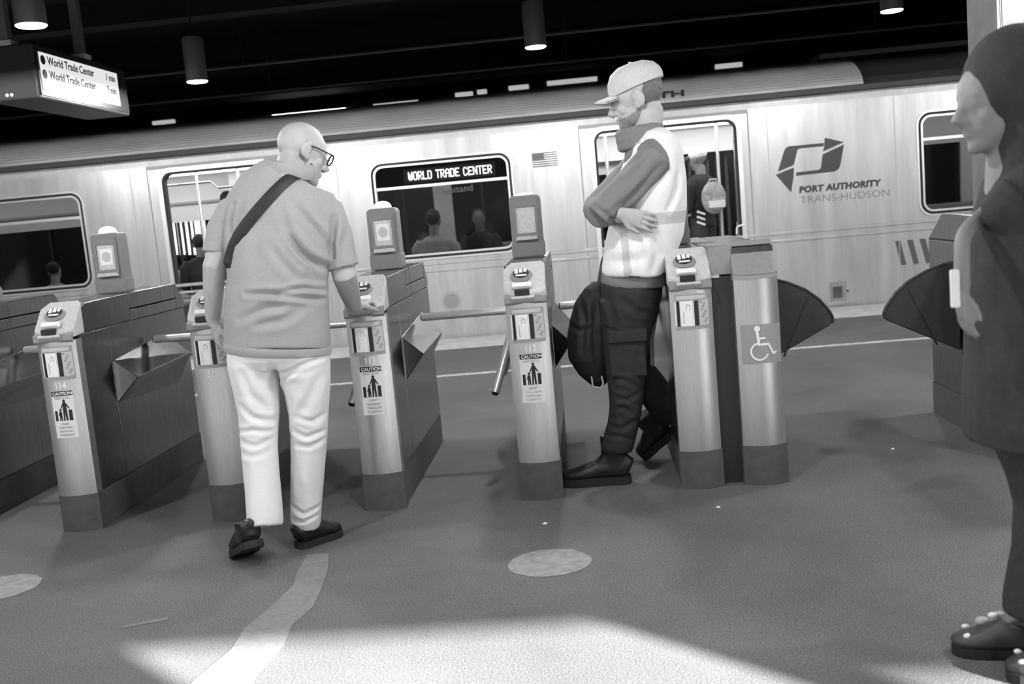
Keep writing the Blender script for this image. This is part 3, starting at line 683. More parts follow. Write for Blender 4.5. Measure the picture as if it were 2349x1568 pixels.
def folds(lines, face=-1, axis=1, extra=0., scl=30., seed=0):
    """displace a cloth surface along its normal: lines = [(points (x,z) , amplitude, width)]"""
    def f(co, no):
        w = np.clip(no[:, axis]*face*1.6+.15, 0, 1); P = co[:, [0, 2]]; D = np.zeros(len(co))
        for pts, amp, wid in lines:
            best = np.full(len(co), 9.); taper = np.ones(len(co)); n = len(pts)-1
            for i in range(n):
                a = np.array(pts[i]); b = np.array(pts[i+1]); d, t = seg_d(P, a, b); s = (i+t)/n
                k = d < best; best = np.where(k, d, best); taper = np.where(k, np.sin(np.clip(s*.86+.07, 0, 1)*PI)**.6, taper)
            D += 1.4*amp*taper*(np.exp(-(best/wid)**2)-.55*np.exp(-((best-wid*2)/wid)**2))
        if extra:
            ph = np.random.default_rng(seed).uniform(0, 6, 6)
            D += extra*(np.sin(co[:, 0]*scl+co[:, 2]*scl*.6+ph[0])*np.sin(co[:, 2]*scl*1.3-co[:, 0]*scl*.4+ph[1]+1.5*np.sin(co[:, 0]*scl*.5+ph[2])))
            return co+no*(D*w)[:, None]*1.0+0*co
        return co+no*(D*w)[:, None]
    return f
def rot(yaw, pitch=0, roll=0):
    """local +Y = face direction; yaw turns it (0 = world +Y, positive towards -X); pitch < 0 looks down"""
    return (Matrix.Rotation(yaw, 3, 'Z') @ Matrix.Rotation(pitch, 3, 'X') @ Matrix.Rotation(roll, 3, 'Y'))
def head_mb(c, R, k=1., mb=None, bald=True):
    mb = mb or MB(); c = Vector(c)
    def P(x, y, z): return c+R@(Vector((x, y, z))*k)
    def E(x, y, z, rx, ry, rz, RR=None): mb.ell(P(x, y, z), (rx*k, ry*k, rz*k), R if RR is None else R@RR, 24, 14)
    E(0, -.012, .03, .076, .096, .088); E(0, .02, .015, .068, .078, .082)
    E(0, .03, -.045, .058, .062, .068); E(0, .055, -.085, .036, .036, .032); E(0, .076, -.098, .02, .018, .018)
    E(0, .072, .022, .052, .022, .018)                      # brow
    E(.036, .058, -.03, .022, .020, .026); E(-.036, .058, -.03, .022, .020, .026)   # cheeks
    mb.tube([P(0, .086, .018), P(0, .098, -.006), P(0, .112, -.03), P(0, .098, -.04)], [.009*k, .011*k, .015*k, .012*k], 10)   # nose
    E(.011, .096, -.034, .009, .010, .008); E(-.011, .096, -.034, .009, .010, .008)
    E(0, .089, -.058, .022, .012, .006); E(0, .087, -.069, .020, .012, .007)                 # lips
    for s in (-1, 1):                                       # ears
        RR = Matrix.Rotation(s*.35, 3, 'Z') @ Matrix.Rotation(-.2, 3, 'X')
        E(s*.081, -.010, -.006, .010, .024, .036, RR); E(s*.076, .002, -.032, .009, .013, .015, RR)
        E(s*.030, .078, .004, .015, .010, .009)             # eye lids
    return mb
def hand_mb(mb, wrist, d, n, side, curl=(.4, .5, .4), spread=.0, k=1., thumb=.5, rad=.0085):
    """palm from the wrist along d, palm normal n, thumb on +side"""
    d = Vector(d).normalized(); n = Vector(n); n = (n-d*n.dot(d)).normalized(); s = d.cross(n).normalized()*side; w = Vector(wrist)
    mb.tube([w-d*.02*k, w+d*.02*k, w+d*.055*k, w+d*.088*k], [(.026*k, .018*k), (.032*k, .017*k), (.040*k, .015*k), (.038*k, .012*k)], 14, side=s)
    for i, (o, L) in enumerate(((.030, .072), (.010, .082), (-.010, .076), (-.029, .060))):
        p = w+d*.082*k+s*o*k; dd = (d+s*(o*spread*10)).normalized(); path = [p-dd*.02*k]; r = [rad*1.1*k]; a = 0; path.append(p); r.append(rad*1.1*k)
        for c_, f in zip(curl, (.45, .32, .23)):
            a += c_; q = (dd*math.cos(a)+n*math.sin(a)); p = p+q*L*f*k; path.append(p); r.append(rad*k*(1-.1*len(path)/5))
        mb.tube(path, r, 9); mb.ell(path[-1], r[-1], None, 8, 6)
    p = w+d*.022*k+s*.026*k; q = (d*.62+s*.62*(1-thumb*.5)+n*thumb).normalized(); q2 = (d*.85+s*.15+n*thumb*.8).normalized()
    path = [p-q*.01*k, p+q*.032*k, p+q*.032*k+q2*.028*k, p+q*.032*k+q2*.052*k]
    mb.tube(path, [.014*k, .0115*k, .0095*k, .008*k], 9); mb.ell(path[-1], .008*k, None, 8, 6)
def shoe(root, heel, toe, up=(0, 0, 1), k=1., name='shoe', m=None, high=0., width=1., sole=.022):
    """heel and toe are ground points of the sole"""
    m = m or M_shoe; heel = Vector(heel); toe = Vector(toe); d = (toe-heel); L = d.length; d.normalize(); u = Vector(up); u = (u-d*u.dot(d)).normalized(); s = d.cross(u)
    def P(t, h, a=0): return heel+d*(L*t)+u*h+s*a
    mb = MB(); secs = [(-.02, .026, .040), (.03, .036, .046), (.14, .039, .046), (.28, .039, .046), (.42, .040, .042), (.56, .045, .035), (.70, .049, .028), (.84, .045, .023), (.94, .032, .019), (.99, .016, .013)]
    mb.tube([P(t, sole*.6+h*k) for t, w, h in secs], [(w*k*width, h*k) for t, w, h in secs], 18, side=s)
    mb.tube([P(.20, .04*k), P(.20, .085*k+high*.3), P(.19, .10*k+high)], [(.039*k, .052*k), (.040*k, .050*k), (.044*k, .054*k)], 16, side=s)
    mb.tube([P(.30, .07*k+high*.3), P(.52, .055*k)], [(.034*k, .03*k), (.034*k, .022*k)], 12, side=s)
    o = part(mb, name, m, root, .006, 4)
    out = [(t, w*k*width) for t, w in ((-.015, .014), (.02, .030), (.10, .039), (.3, .039), (.45, .040), (.6, .047), (.74, .050), (.86, .046), (.95, .034), (1.0, .014))]
    ring = [(t, w) for t, w in out]+[(t, -w) for t, w in out[::-1]]
    sm = MB(); n = len(ring); sm.add([P(t, 0, w) for t, w in ring]+[P(t, sole+.004, w*.97) for t, w in ring], [tuple(range(n))[::-1], tuple(range(n, 2*n))]+[(i, (i+1) % n, n+(i+1) % n, n+i) for i in range(n)])
    raw(sm, 'sole', M_sole, root, False, 0, o)
    return o
def rings(mb, rows, Yc, depth, n=28, side=(1, 0, 0)):
    """rows: (py, xl, xr); Yc, depth per row"""
    path = []; rad = []
    for (py, xl, xr), y, dp in zip(rows, Yc, depth):
        a = at(xl, py, y); b = at(xr, py, y); path.append((a+b)/2); rad.append(((b.x-a.x)/2, dp))
    mb.tube(path, rad, n, side=side); return path, rad

def smooth_path(P, k):
    out = []; n = len(P)
    for i in range(n-1):
        p0, p1, p2, p3 = P[max(i-1, 0)], P[i], P[i+1], P[min(i+2, n-1)]
        for j in range(k):
            t = j/k; out.append(.5*((2*p1)+(p2-p0)*t+(2*p0-5*p1+4*p2-p3)*t*t+(3*p1-p0-3*p2+p3)*t**3))
    return out+[P[-1]]
def flat_strap(mb, n):
    N = len(mb.v)//n
    for i in range(N):
        c = sum((Vector(v) for v in mb.v[i*n:(i+1)*n]), Vector())/n; a = (Vector(mb.v[i*n])-c); ax = a.normalized()
        for k in range(n):
            v = Vector(mb.v[i*n+k])-c; along = ax*v.dot(ax); mb.v[i*n+k] = tuple(c+along+(v-along)*.16)
# ---- bald man at the card reader, seen from behind
mr = thing('person', 'bald man in grey polo shirt and pale trousers holding a card to the turnstile', 'person', (-1.15, 3.72, 0))
hc = at(693, 350, 3.97); HR = rot(-1.0, -.42, -.12)
b = MB(); head_mb(hc, HR, .98, b)
nk0 = at(662, 420, 3.84)
b.tube([nk0-Vector((0, .0, .06)), nk0, hc+HR@Vector((0, -.03, -.05))], [.068, .062, .058], 18)
# neck folds, chest core, arms
b.tube([at(650, 470, 3.85), at(640, 640, 3.80), at(636, 780, 3.76)], [(.14, .07), (.13, .07), (.13, .07)], 20, side=(1, 0, 0))
shL, elL, wrL = at(530, 490, 3.86), at(491, 612, 3.80), at(489, 728, 3.86)
b.tube([shL, (shL+elL)/2, elL, (elL*.6+wrL*.4), wrL, wrL+Vector((.004, .004, -.03))], [.042, .042, .043, .040, .030, .027], 16)
hand_mb(b, at(490, 738, 3.865), (.10, .05, -1), (.75, .45, .0), 1, (.35, .55, .45), 0, 1.0, .45)
shR, elR, wrR = at(758, 495, 3.87), at(790, 632, 3.84), at(812, 702, 4.02)
b.tube([shR, (shR+elR)/2, elR, (elR*.5+wrR*.5), wrR, wrR+Vector((.012, .03, 0))], [.045, .046, .047, .042, .031, .027], 16)
hand_mb(b, at(816, 704, 4.03), (.25, .95, .12), (.1, .1, -.9), -1, (.55, .6, .35), 0, .95, .55)
# legs inside the trousers
for pts in (((585, 830, 3.74), (595, 985, 3.71), (608, 1190, 3.58)), ((695, 830, 3.76), (708, 1000, 3.76), (703, 1195, 3.745))):
    b.tube([at(*p) for p in pts], [.06, .045, .033], 14)
body = part(b, 'body', M_skin, mr, .0036, 4)
# shirt
s = MB()
rows = [(382, 622, 700), (396, 592, 716), (416, 552, 738), (446, 522, 768), (486, 516, 775), (530, 516, 770), (580, 520, 757), (640, 522, 752), (700, 516, 754), (760, 515, 757), (792, 517, 758), (806, 518, 757)]
rings(s, rows, [3.875, 3.87, 3.865, 3.86, 3.85, 3.84, 3.82, 3.80, 3.78, 3.765, 3.76, 3.755], [.05, .07, .09, .108, .125, .135, .142, .146, .145, .142, .14, .138], 34)
s.tube([at(575, 470, 3.86), at(530, 488, 3.86), at(508, 525, 3.845), at(497, 572, 3.82), at(496, 579, 3.82)], [.06, .062, .056, .050, .049], 22)
s.tube([at(715, 472, 3.87), at(755, 488, 3.87), at(772, 540, 3.855), at(786, 604, 3.845), at(787, 612, 3.845)], [.06, .064, .062, .058, .057], 22)
def px(l, Y=3.7): return [(at(x, y, Y).x, at(x, y, Y).z) for x, y in l]
FL = [(px([(640, 480), (660, 530), (690, 575), (735, 620)]), -.008, .013), (px([(680, 480), (720, 530), (745, 580)]), -.008, .011), (px([(665, 545), (700, 590), (748, 625)]), -.011, .011),
      (px([(620, 560), (650, 600), (690, 640), (720, 650)]), -.007, .014), (px([(575, 672), (620, 670), (680, 678), (748, 690)]), -.010, .010), (px([(640, 668), (700, 660), (748, 672)]), -.009, .009),
      (px([(560, 730), (620, 705), (690, 695)]), -.006, .014), (px([(600, 740), (660, 730), (720, 690)]), -.006, .015), (px([(522, 470), (516, 520), (524, 575)]), -.009, .010), (px([(545, 470), (530, 520), (526, 570)]), -.006, .010),
      (px([(752, 500), (748, 560), (748, 610)]), -.012, .010), (px([(785, 520), (775, 560), (785, 590)]), -.005, .012), (px([(600, 460), (590, 560), (600, 640)]), -.003, .03), (px([(700, 600), (690, 640), (715, 660)]), .005, .015)]
M_shirt = mat('grey_jersey', .34, .9, noise=.14, scale=260, bump=.12, bscale=300)
shirt = part(s, 'polo_shirt', M_shirt, mr, .0055, 14, folds(FL, -1, 1, .0012, 34, 3))
# collar, hems
c = MB(); cc = at(664, 398, 3.868)
ringp = []
for k in range(25):
    a = 2*PI*k/24; ringp.append(cc+Vector((.090*math.cos(a), .080*math.sin(a)+.008, .012*math.sin(a)-.022*math.cos(a)+.020)))
c.tube(ringp, [(.027, .007)]*25, 8, cap=False, side=(0, .0, 1)); raw(c, 'collar', M_shirt, mr, True, 0, shirt)
for (p, r_, dv) in ((at(496, 577, 3.82), .0505, (-.20, -.22, -1)), (at(787, 610, 3.845), .0585, (.2, -.08, -1))):
    d = Vector(dv).normalized(); raw(MB().tube([p-d*.03, p-d*.028, p+d*.004, p+d*.006], [r_*.99, r_*1.02, r_*1.02, r_*.97], 24), 'sleeve_hem', M_shirt, mr, True, 0, shirt)
hm = MB(); rings(hm, [(789, 516, 759), (791, 515, 760), (806, 516, 759), (808, 518, 757)], [3.757]*4, [.1385, .1405, .1395, .137], 34); raw(hm, 'shirt_hem', M_shirt, mr, True, 0, shirt)
# shoulder strap, running from the right of the neck down to the left flank
st = MB(); sp = [(698, 402, 3.80), (682, 398, 3.768), (655, 415, 3.742), (620, 450, 3.722), (590, 484, 3.70), (562, 518, 3.69), (540, 552, 3.695), (528, 590, 3.72), (523, 620, 3.77)]
from mathutils.bvhtree import BVHTree
sh_bvh = BVHTree.FromObject(shirt, bpy.context.evaluated_depsgraph_get())
SP = []
for p in smooth_path([Vector((x, y, 0)) for x, y, _ in sp], 5):
    d = (at(p.x, p.y, 3.)-CAM).normalized(); h = sh_bvh.ray_cast(CAM-mr.location, d)
    SP.append((h[0]+mr.location-d*.010) if h[0] is not None else None)
ok = [q for q in SP if q is not None]; sm_ = []
for i in range(len(ok)): w_ = ok[max(0, i-4):i+5]; sm_.append(sum(w_, Vector())/len(w_)-Vector((0, .002, 0)))
sm_ = [sm_[0]+Vector((.022, .035, -.004))]+sm_+[sm_[-1]+Vector((-.005, .06, -.04))]
st.tube(sm_, .0225, 8, side=(.78, 0, -.62)); flat_strap(st, 8); raw(st, 'bag_strap', mat('strap_black', .015, .6, noise=.3, scale=200), mr)
# glasses
g = MB()
def HP(x, y, z): return hc+HR@(Vector((x, y, z))*.98)
for sgn in (-1, 1):
    g.tube([HP(sgn*.082, -.02, .012), HP(sgn*.080, .03, .014), HP(sgn*.070, .105, .012)], .003, 6)
    lp_ = [HP(sgn*.038+.030*math.cos(2*PI*k/16), .108, .0+.021*math.sin(2*PI*k/16)) for k in range(17)]; g.tube(lp_, .003, 6, cap=False)
g.tube([HP(-.01, .112, .008), HP(.01, .112, .008)], .003, 6); raw(g, 'glasses', M_black, mr)
# trousers
t = MB()
rings(t, [(770, 530, 745), (800, 522, 754), (822, 522, 757), (840, 530, 752)], [3.765, 3.76, 3.755, 3.755], [.115, .125, .125, .10], 30)
rings(t, [(800, 524, 640), (840, 524, 637), (890, 537, 639), (940, 547, 640), (985, 552, 637), (1030, 555, 636), (1090, 560, 640), (1150, 565, 646), (1195, 568, 649), (1206, 570, 648)], [3.755, 3.75, 3.74, 3.73, 3.71, 3.69, 3.65, 3.61, 3.575, 3.57], [.105, .105, .095, .085, .077, .074, .072, .07, .07, .068], 26)
rings(t, [(800, 638, 755), (840, 640, 757), (890, 652, 757), (940, 662, 753), (1000, 668, 750), (1050, 668, 746), (1100, 667, 742), (1160, 668, 737), (1196, 668, 735), (1206, 669, 732)], [3.76, 3.76, 3.76, 3.76, 3.76, 3.76, 3.755, 3.75, 3.745, 3.745], [.105, .105, .095, .085, .077, .074, .071, .069, .067, .065], 26)
FT = [(px([(645, 870), (690, 838), (748, 815)]), -.006, .010), (px([(638, 850), (690, 850), (740, 838)]), -.003, .012), (px([(635, 835), (632, 860), (628, 890)]), -.010, .012), (px([(560, 925), (590, 950), (632, 962)]), -.005, .010), (px([(556, 985), (590, 978), (632, 985)]), -.005, .008), (px([(632, 1000), (600, 1012), (564, 1004)]), -.004, .009), (px([(560, 1030), (600, 1034), (632, 1024)]), -.003, .010),
      (px([(672, 985), (705, 1000), (745, 990)]), -.005, .009), (px([(745, 1008), (715, 1022), (674, 1018)]), -.004, .009), (px([(684, 955), (720, 965), (748, 948)]), -.004, .010), (px([(672, 1160), (700, 1176), (732, 1164)]), -.005, .008), (px([(672, 1190), (700, 1192), (728, 1182)]), -.005, .007), (px([(575, 1168), (606, 1180), (642, 1174)]), -.004, .008), (px([(580, 1192), (610, 1196), (642, 1190)]), -.004, .007),
      (px([(566, 850), (585, 900), (620, 934)]), -.005, .013), (px([(735, 860), (715, 910), (690, 950)]), -.005, .015), (px([(600, 1040), (604, 1090), (600, 1150)]), .003, .016), (px([(706, 1040), (708, 1090), (702, 1150)]), .003, .016)]
part(t, 'trousers', mat('pale_cotton', .74, .85, noise=.06, scale=200, bump=.1, bscale=250), mr, .0055, 6, folds(FT, -1, 1, .001, 40, 5))
# shoes: left heel lifting off, right flat and turned out
shoe(mr, Vector((-1.262, 3.49, .085)), Vector((-1.385, 3.675, -.008)), (-.22, .35, 1), 1.05, width=1.05)
fr_h = Vector((at(686, 1256, 3.71).x, 3.70, .0)); fr_t = Vector((at(775, 1222, 3.83).x, 3.86, .0))
shoe(mr, fr_h, fr_t, (0, 0, 1), 1.02, width=1.0)
raw(MB().box(*[v for v in (at(838, 690, 4.1).x-.03, at(838, 690, 4.1).x+.03, 4.085, 4.13, .862, .8635)]), 'fare_card', M_paper, mr, False)

# ---- man in cap and pale vest, leaning with crossed arms
wr = thing('person', 'man in baseball cap and pale safety vest leaning with arms crossed', 'person', (.15, 4.36, 0))
WY = 4.38
HK = 1.07
hc = at(1460, 226, WY); HR = rot(PI/2-.10, -.20, 0)
b = MB(); head_mb(hc, HR, HK, b)
b.tube([at(1492, 340, WY), at(1484, 300, WY), hc+HR@Vector((0, -.035, -.06)), hc+HR@Vector((0, -.03, -.01))], [.075, .066, .062, .05], 18)
b.tube([at(1492, 330, WY), at(1485, 450, WY), at(1465, 600, WY)], [(.09, .15), (.09, .15), (.09, .14)], 18, side=(1, 0, 0))
aS, aE, aW = at(1500, 368, 4.20), at(1378, 492, 4.17), at(1395, 455, 4.40)
b.tube([aS, (aS+aE)/2, aE], [.05, .047, .044], 14); b.tube([aE, (aE+aW)/2, aW], [.044, .04, .03], 14)
fS, fE, fW = at(1475, 370, 4.58), at(1365, 480, 4.50), at(1424, 494, 4.15)
b.tube([fS, (fS+fE)/2, fE], [.05, .047, .044], 14); b.tube([fE, (fE*.4+fW*.6), fW], [.044, .04, .031], 14)
hand_mb(b, at(1426, 490, 4.14), (.93, .03, -.36), (.0, 1, 0), -1, (.10, .22, .16), .35, .93, .1, .0092)
for pts in (((1455, 700, 4.34), (1440, 890, 4.32), (1415, 1010, 4.315)), ((1460, 700, 4.46), (1478, 870, 4.52), (1525, 960, 4.60))):
    b.tube([at(*p) for p in pts], [.07, .05, .04], 14)
part(b, 'body', M_skin, wr, .0036, 3)
# eye, brow
ey = MB(); 
for s_ in (-1, 1): ey.ell(hc+HR@Vector((s_*.031, .084, .003)), (.011, .007, .004), HR, 10, 8)
raw(ey, 'eyelashes', M_hairdk, wr)
def HW_(x, y, z): return hc+HR@(Vector((x, y, z))*HK)
def shell(mb, keep, name, m, root):
    me = remesh(mb, .005, 3); bm = bmesh.new(); bm.from_mesh(me); inv = HR.transposed()
    bmesh.ops.delete(bm, geom=[f for f in bm.faces if not keep((inv@(f.calc_center_median()-hc))/HK)], context='FACES'); bm.to_mesh(me); bm.free()
    me.transform(Matrix.Translation(-root.location)); me.name = name; return link(name, me, m, root, smooth='all')
hr = MB(); e_ = .004
hr.ell(HW_(0, -.012, .03), ((.076+e_)*HK, (.096+e_)*HK, (.088+e_)*HK), HR, 24, 14)
shell(hr, lambda p: p.y < -.028-.25*(p.z) and p.z > -.035, 'cropped_hair', mat('hair_grey', .14, .8, noise=.3, scale=90), wr)
bd = MB()
for (x, y, z, a, b_, c_) in ((0, .03, -.045, .058, .062, .068), (0, .055, -.085, .036, .036, .032), (0, .076, -.098, .02, .018, .018)): bd.ell(HW_(x, y, z), ((a+.003)*HK, (b_+.003)*HK, (c_+.003)*HK), HR, 24, 14)
shell(bd, lambda p: p.z < -.062-.35*(p.y-.05)*(1 if p.y < .05 else -.2) and p.y > -.01, 'beard', mat('beard_grey', .22, .85, noise=.3, scale=120), wr)
# cap
cp = MB(); n = 28
prof = [(1.0, 0), (1.02, .25), (.97, .5), (.80, .78), (.5, .95), (.16, 1.0), (.01, 1.005)]
vs = []
for r_, z in prof:
    for k in range(n):
        a = 2*PI*k/n; vs.append(HW_(.086*r_*math.cos(a), -.012+.110*r_*math.sin(a), .038+.098*z-.012*math.sin(a)*(1-z)))
fs = [(i*n+k, i*n+(k+1) % n, (i+1)*n+(k+1) % n, (i+1)*n+k) for i in range(len(prof)-1) for k in range(n)]+[tuple(range(n))[::-1], tuple(range((len(prof)-1)*n, len(prof)*n))]
M_cap = mat('cap_pale_cotton', .5, .9, noise=.1, scale=90, bump=.15, bscale=220)
cp.add(vs, fs); cap = raw(cp, 'cap', M_cap, wr)
br = MB(); top = []; bot = []
N = 13
for k in range(N):
    a = -1.15+2.3*k/(N-1)
    for j, rr in enumerate((.0, .5, 1.0)):
        yy = .062+.012*math.cos(a)+rr*.088*math.cos(a)**.8; xx = .078*math.sin(a)/math.sin(1.15)*(1-.12*rr*rr)
        zz = .036-.006*rr-.024*(xx/.078)**2
        top.append(HW_(xx, yy, zz+.004)); bot.append(HW_(xx, yy, zz-.002))
fs = []
for k in range(N-1):
    for j in range(2):
        i = k*3+j; fs.append((i, i+1, i+4, i+3)); fs.append((N*3+i, N*3+i+3, N*3+i+4, N*3+i+1))
    i = k*3+2; fs.append((i, N*3+i, N*3+i+3, i+3))
br.add(top+bot, fs); raw(br, 'brim', M_cap, wr, True, 0, cap)
raw(MB().lathe([(.008, 0), (.007, .004), (.001, .006)], HW_(0, -.012, .137), 10), 'cap_button', M_cap, wr, True, 0, cap)
# dark sweatshirt with rolled collar: torso, sleeves
M_swt = mat('grey_sweatshirt', .19, .9, noise=.15, scale=220, bump=.15, bscale=200)
s = MB()
rings(s, [(316, 1445, 1515), (330, 1430, 1540), (360, 1432, 1556), (420, 1420, 1562), (500, 1408, 1558), (560, 1392, 1540), (610, 1382, 1530), (645, 1376, 1530), (656, 1378, 1528)], [WY]*9, [.07, .12, .17, .185, .18, .17, .165, .165, .16], 30)
s.tube([aS+Vector((.0, .06, .03)), aS, (aS*.55+aE*.45), aE, aE+(aE-aS).normalized()*.012], [.07, .075, .068, .062, .055], 18); s.tube([aE, (aE+aW)/2, aW], [.060, .055, .045], 16)
s.tube([fS, (fS+fE)/2, fE, fE+(fE-fS).normalized()*.012], [.07, .066, .06, .052], 18); s.tube([fE, fE*.4+fW*.6, fW*.93+fE*.07], [.058, .050, .042], 16)
FS = [(px([(1500, 350), (1440, 410), (1390, 450)], 4.12), -.006, .010), (px([(1515, 380), (1460, 440), (1400, 490)], 4.12), -.006, .012), (px([(1470, 350), (1430, 390)], 4.12), -.005, .010), (px([(1360, 470), (1390, 490), (1410, 515)], 4.12), -.006, .009), (px([(1480, 420), (1430, 480), (1400, 510)], 4.12), -.006, .010)]
part(s, 'sweatshirt', M_swt, wr, .006, 6, folds(FS, -1, 1, .0016, 42, 9))
cl = MB()
for i, (zz, r_) in enumerate(((-.02, .092), (.008, .088), (.032, .082))):
    cc = at(1472, 318, WY)+Vector((.008-.008*i, 0, zz)); P = [cc+Vector((r_*math.cos(2*PI*k/24), r_*.95*math.sin(2*PI*k/24), -.10*r_*math.cos(2*PI*k/24)*-1.0)) for k in range(25)]
    cl.tube(P, .022, 10, cap=False)
part(cl, 'collar', M_swt, wr, .006, 4)
# vest
v = MB()
rings(v, [(298, 1500, 1532), (312, 1470, 1556), (345, 1446, 1566), (400, 1424, 1573), (460, 1412, 1574), (520, 1400, 1568), (560, 1390, 1552), (600, 1383, 1536), (622, 1381, 1532), (628, 1382, 1531)], [WY]*10, [.10, .152, .186, .202, .204, .200, .194, .190, .188, .186], 34)
M_vest = mat('vest_white', .80, .8, noise=.04, scale=120, bump=.08, bscale=160)
M_vband = mat('vest_reflective_band', .55, .5)
FV = [(px([(1555, 400), (1550, 440), (1535, 480)], 4.17), -.010, .012), (px([(1545, 350), (1530, 420), (1500, 480)], 4.17), .006, .02), (px([(1400, 600), (1440, 600), (1480, 590)], 4.17), -.006, .02), (px([(1500, 540), (1510, 580), (1500, 620)], 4.17), -.008, .018), (px([(1450, 540), (1455, 590), (1450, 622)], 4.17), .006, .016)]
me = remesh(v, .006, 6, folds(FV, -1, 1, .0016, 25, 4))
# cut the arm hole (near side) and the open front of the vest
bm = bmesh.new(); bm.from_mesh(me); sc0 = at(1500, 372, 4.18)
hemz = at(1455, 622, WY).z
kill = []
for f in bm.faces:
    c_ = f.calc_center_median()
    if c_.z > at(1480, 300, WY).z: kill.append(f)
    elif c_.z < hemz+.008*math.sin(c_.x*40)-.012: kill.append(f)
    elif c_.x < sc0.x-.02 and c_.y > 4.24 and c_.y < 4.50 and c_.z > at(1400, 560, WY).z and False: kill.append(f)
bmesh.ops.delete(bm, geom=kill, context='FACES'); bm.to_mesh(me); bm.free()
me.materials.append(M_vest); me.materials.append(M_vband)
def band(P):
    a = at(1432, 560, 4.2); 
    if abs(P.x-at(1437, 580, 4.2).x) < .015 and P.z < at(1437, 515, 4.2).z: return True
    zb = at(1530, 500, 4.2).z
    return abs(P.z-zb) < .024 and P.x > at(1490, 500, 4.2).x
mi = [1 if band(f.center) else 0 for f in me.polygons]
me.transform(Matrix.Translation(-wr.location)); me.name = 'safety_vest'
vo = link('safety_vest', me, None, wr, smooth='all'); me.polygons.foreach_set('material_index', mi)
so = vo.modifiers.new('solid', 'SOLIDIFY'); so.thickness = .004; so.offset = 1
# trousers
M_cargo = mat('dark_cargo_cotton', .022, .85, noise=.25, scale=120, bump=.2, bscale=180)
t = MB()
rings(t, [(638, 1382, 1522), (665, 1374, 1520), (700, 1372, 1512), (740, 1374, 1502)], [WY]*4, [.15, .165, .165, .155], 28)
rings(t, [(690, 1372, 1510), (740, 1376, 1500), (790, 1382, 1489), (840, 1388, 1482), (885, 1394, 1477), (930, 1398, 1474), (970, 1394, 1466), (1005, 1384, 1458), (1026, 1376, 1452), (1034, 1380, 1448)], [4.33, 4.33, 4.33, 4.325, 4.32, 4.32, 4.318, 4.316, 4.315, 4.315], [.10, .098, .094, .088, .080, .074, .070, .070, .070, .062], 26)
rings(t, [(690, 1385, 1505), (760, 1400, 1492), (840, 1425, 1496), (885, 1452, 1530), (920, 1478, 1556), (950, 1498, 1560), (962, 1504, 1558)], [4.46, 4.47, 4.50, 4.52, 4.56, 4.60, 4.61], [.095, .095, .085, .078, .07, .062, .055], 24)
pk = at(1440, 810, 4.24); t.box(pk.x-.075, pk.x+.075, pk.y, pk.y+.05, pk.z-.10, pk.z+.09)
FC = [(px([(1390, 755), (1440, 770), (1490, 765)], 4.2), -.006, .007), (px([(1400, 872), (1436, 876), (1470, 896)], 4.2), -.004, .010), (px([(1474, 902), (1440, 922), (1404, 914)], 4.2), -.004, .009), (px([(1400, 946), (1432, 940), (1460, 958)], 4.2), -.0045, .009), (px([(1462, 968), (1428, 990), (1392, 984)], 4.2), -.005, .010), (px([(1388, 1008), (1420, 1004), (1450, 1016)], 4.2), -.004, .009), (px([(1430, 690), (1462, 716), (1498, 722)], 4.2), -.006, .014), (px([(1395, 690), (1412, 740), (1408, 780)], 4.2), -.005, .012), (px([(1470, 790), (1462, 830), (1472, 868)], 4.2), -.005, .012), (px([(1420, 930), (1416, 960), (1424, 990)], 4.2), .003, .010)]
tro = part(t, 'cargo_trousers', M_cargo, wr, .006, 5, folds(FC, -1, 1, .0018, 45, 2))
pf = at(1440, 768, 4.235); raw(MB().box(pf.x-.08, pf.x+.08, pf.y-.012, pf.y+.02, pf.z-.03, pf.z+.022), 'cargo_pocket_flap', M_cargo, wr, False, .006, tro)
M_boot = mat('black_boot', .014, .45, noise=.3, scale=40, bump=.15, bscale=120)
shoe(wr, Vector((.13, 4.315, 0)), Vector((-.172, 4.335, 0)), (0, 0, 1), 1.12, 'boot', M_boot, high=.10, width=1.0, sole=.032)
ft_h = at(1540, 985, 4.62); ft_t = Vector((at(1476, 1052, 4.67).x, 4.67, .012))
shoe(wr, ft_h+Vector((.01, 0, -.02)), ft_t, (-.7, -.1, .6), 1.08, 'boot', M_boot, high=.06, width=1.0, sole=.03)
lc = MB()
for k in range(5):
    a = Vector((.035-.03*k, 4.322, .128-.012*k)); lc.tube([a+Vector((0, -.03, -.012)), a, a+Vector((0, .03, -.012))], .004, 6)
raw(lc, 'laces', M_dark, wr)

# ---- black bag hanging at his front
bgc = thing('shoulder_bag', 'black bag hanging in front of the leaning man with a strap buckle', 'bag', tuple(at(1345, 890, 4.38)))
g = MB()
rings(g, [(648, 1362, 1392), (668, 1340, 1400), (700, 1318, 1405), (740, 1306, 1405), (780, 1299, 1405), (815, 1303, 1402), (845, 1325, 1402), (870, 1352, 1400), (882, 1372, 1396)], [4.40]*9, [.03, .06, .08, .095, .10, .10, .085, .06, .03], 22)
FB = [(px([(1330, 690), (1345, 740), (1335, 800)], 4.3), -.006, .012), (px([(1370, 680), (1360, 760), (1370, 840)], 4.3), -.006, .014), (px([(1310, 750), (1330, 760), (1360, 750)], 4.3), -.005, .01)]
part(g, 'bag_body', mat('black_nylon', .01, .7, noise=.3, scale=60), bgc, .007, 4, folds(FB, -1, 1, .002, 40, 6))
raw(MB().tube([at(1375, 655, 4.36), at(1384, 600, 4.36), at(1400, 560, 4.4)], [(.012, .003)]*3, 6), 'bag_strap', M_dark, bgc)
raw(MB().tube([at(*p, 4.33) for p in ((1357, 862), (1360, 886), (1378, 889), (1384, 880), (1380, 862))], .004, 6), 'strap_buckle', M_head, bgc)

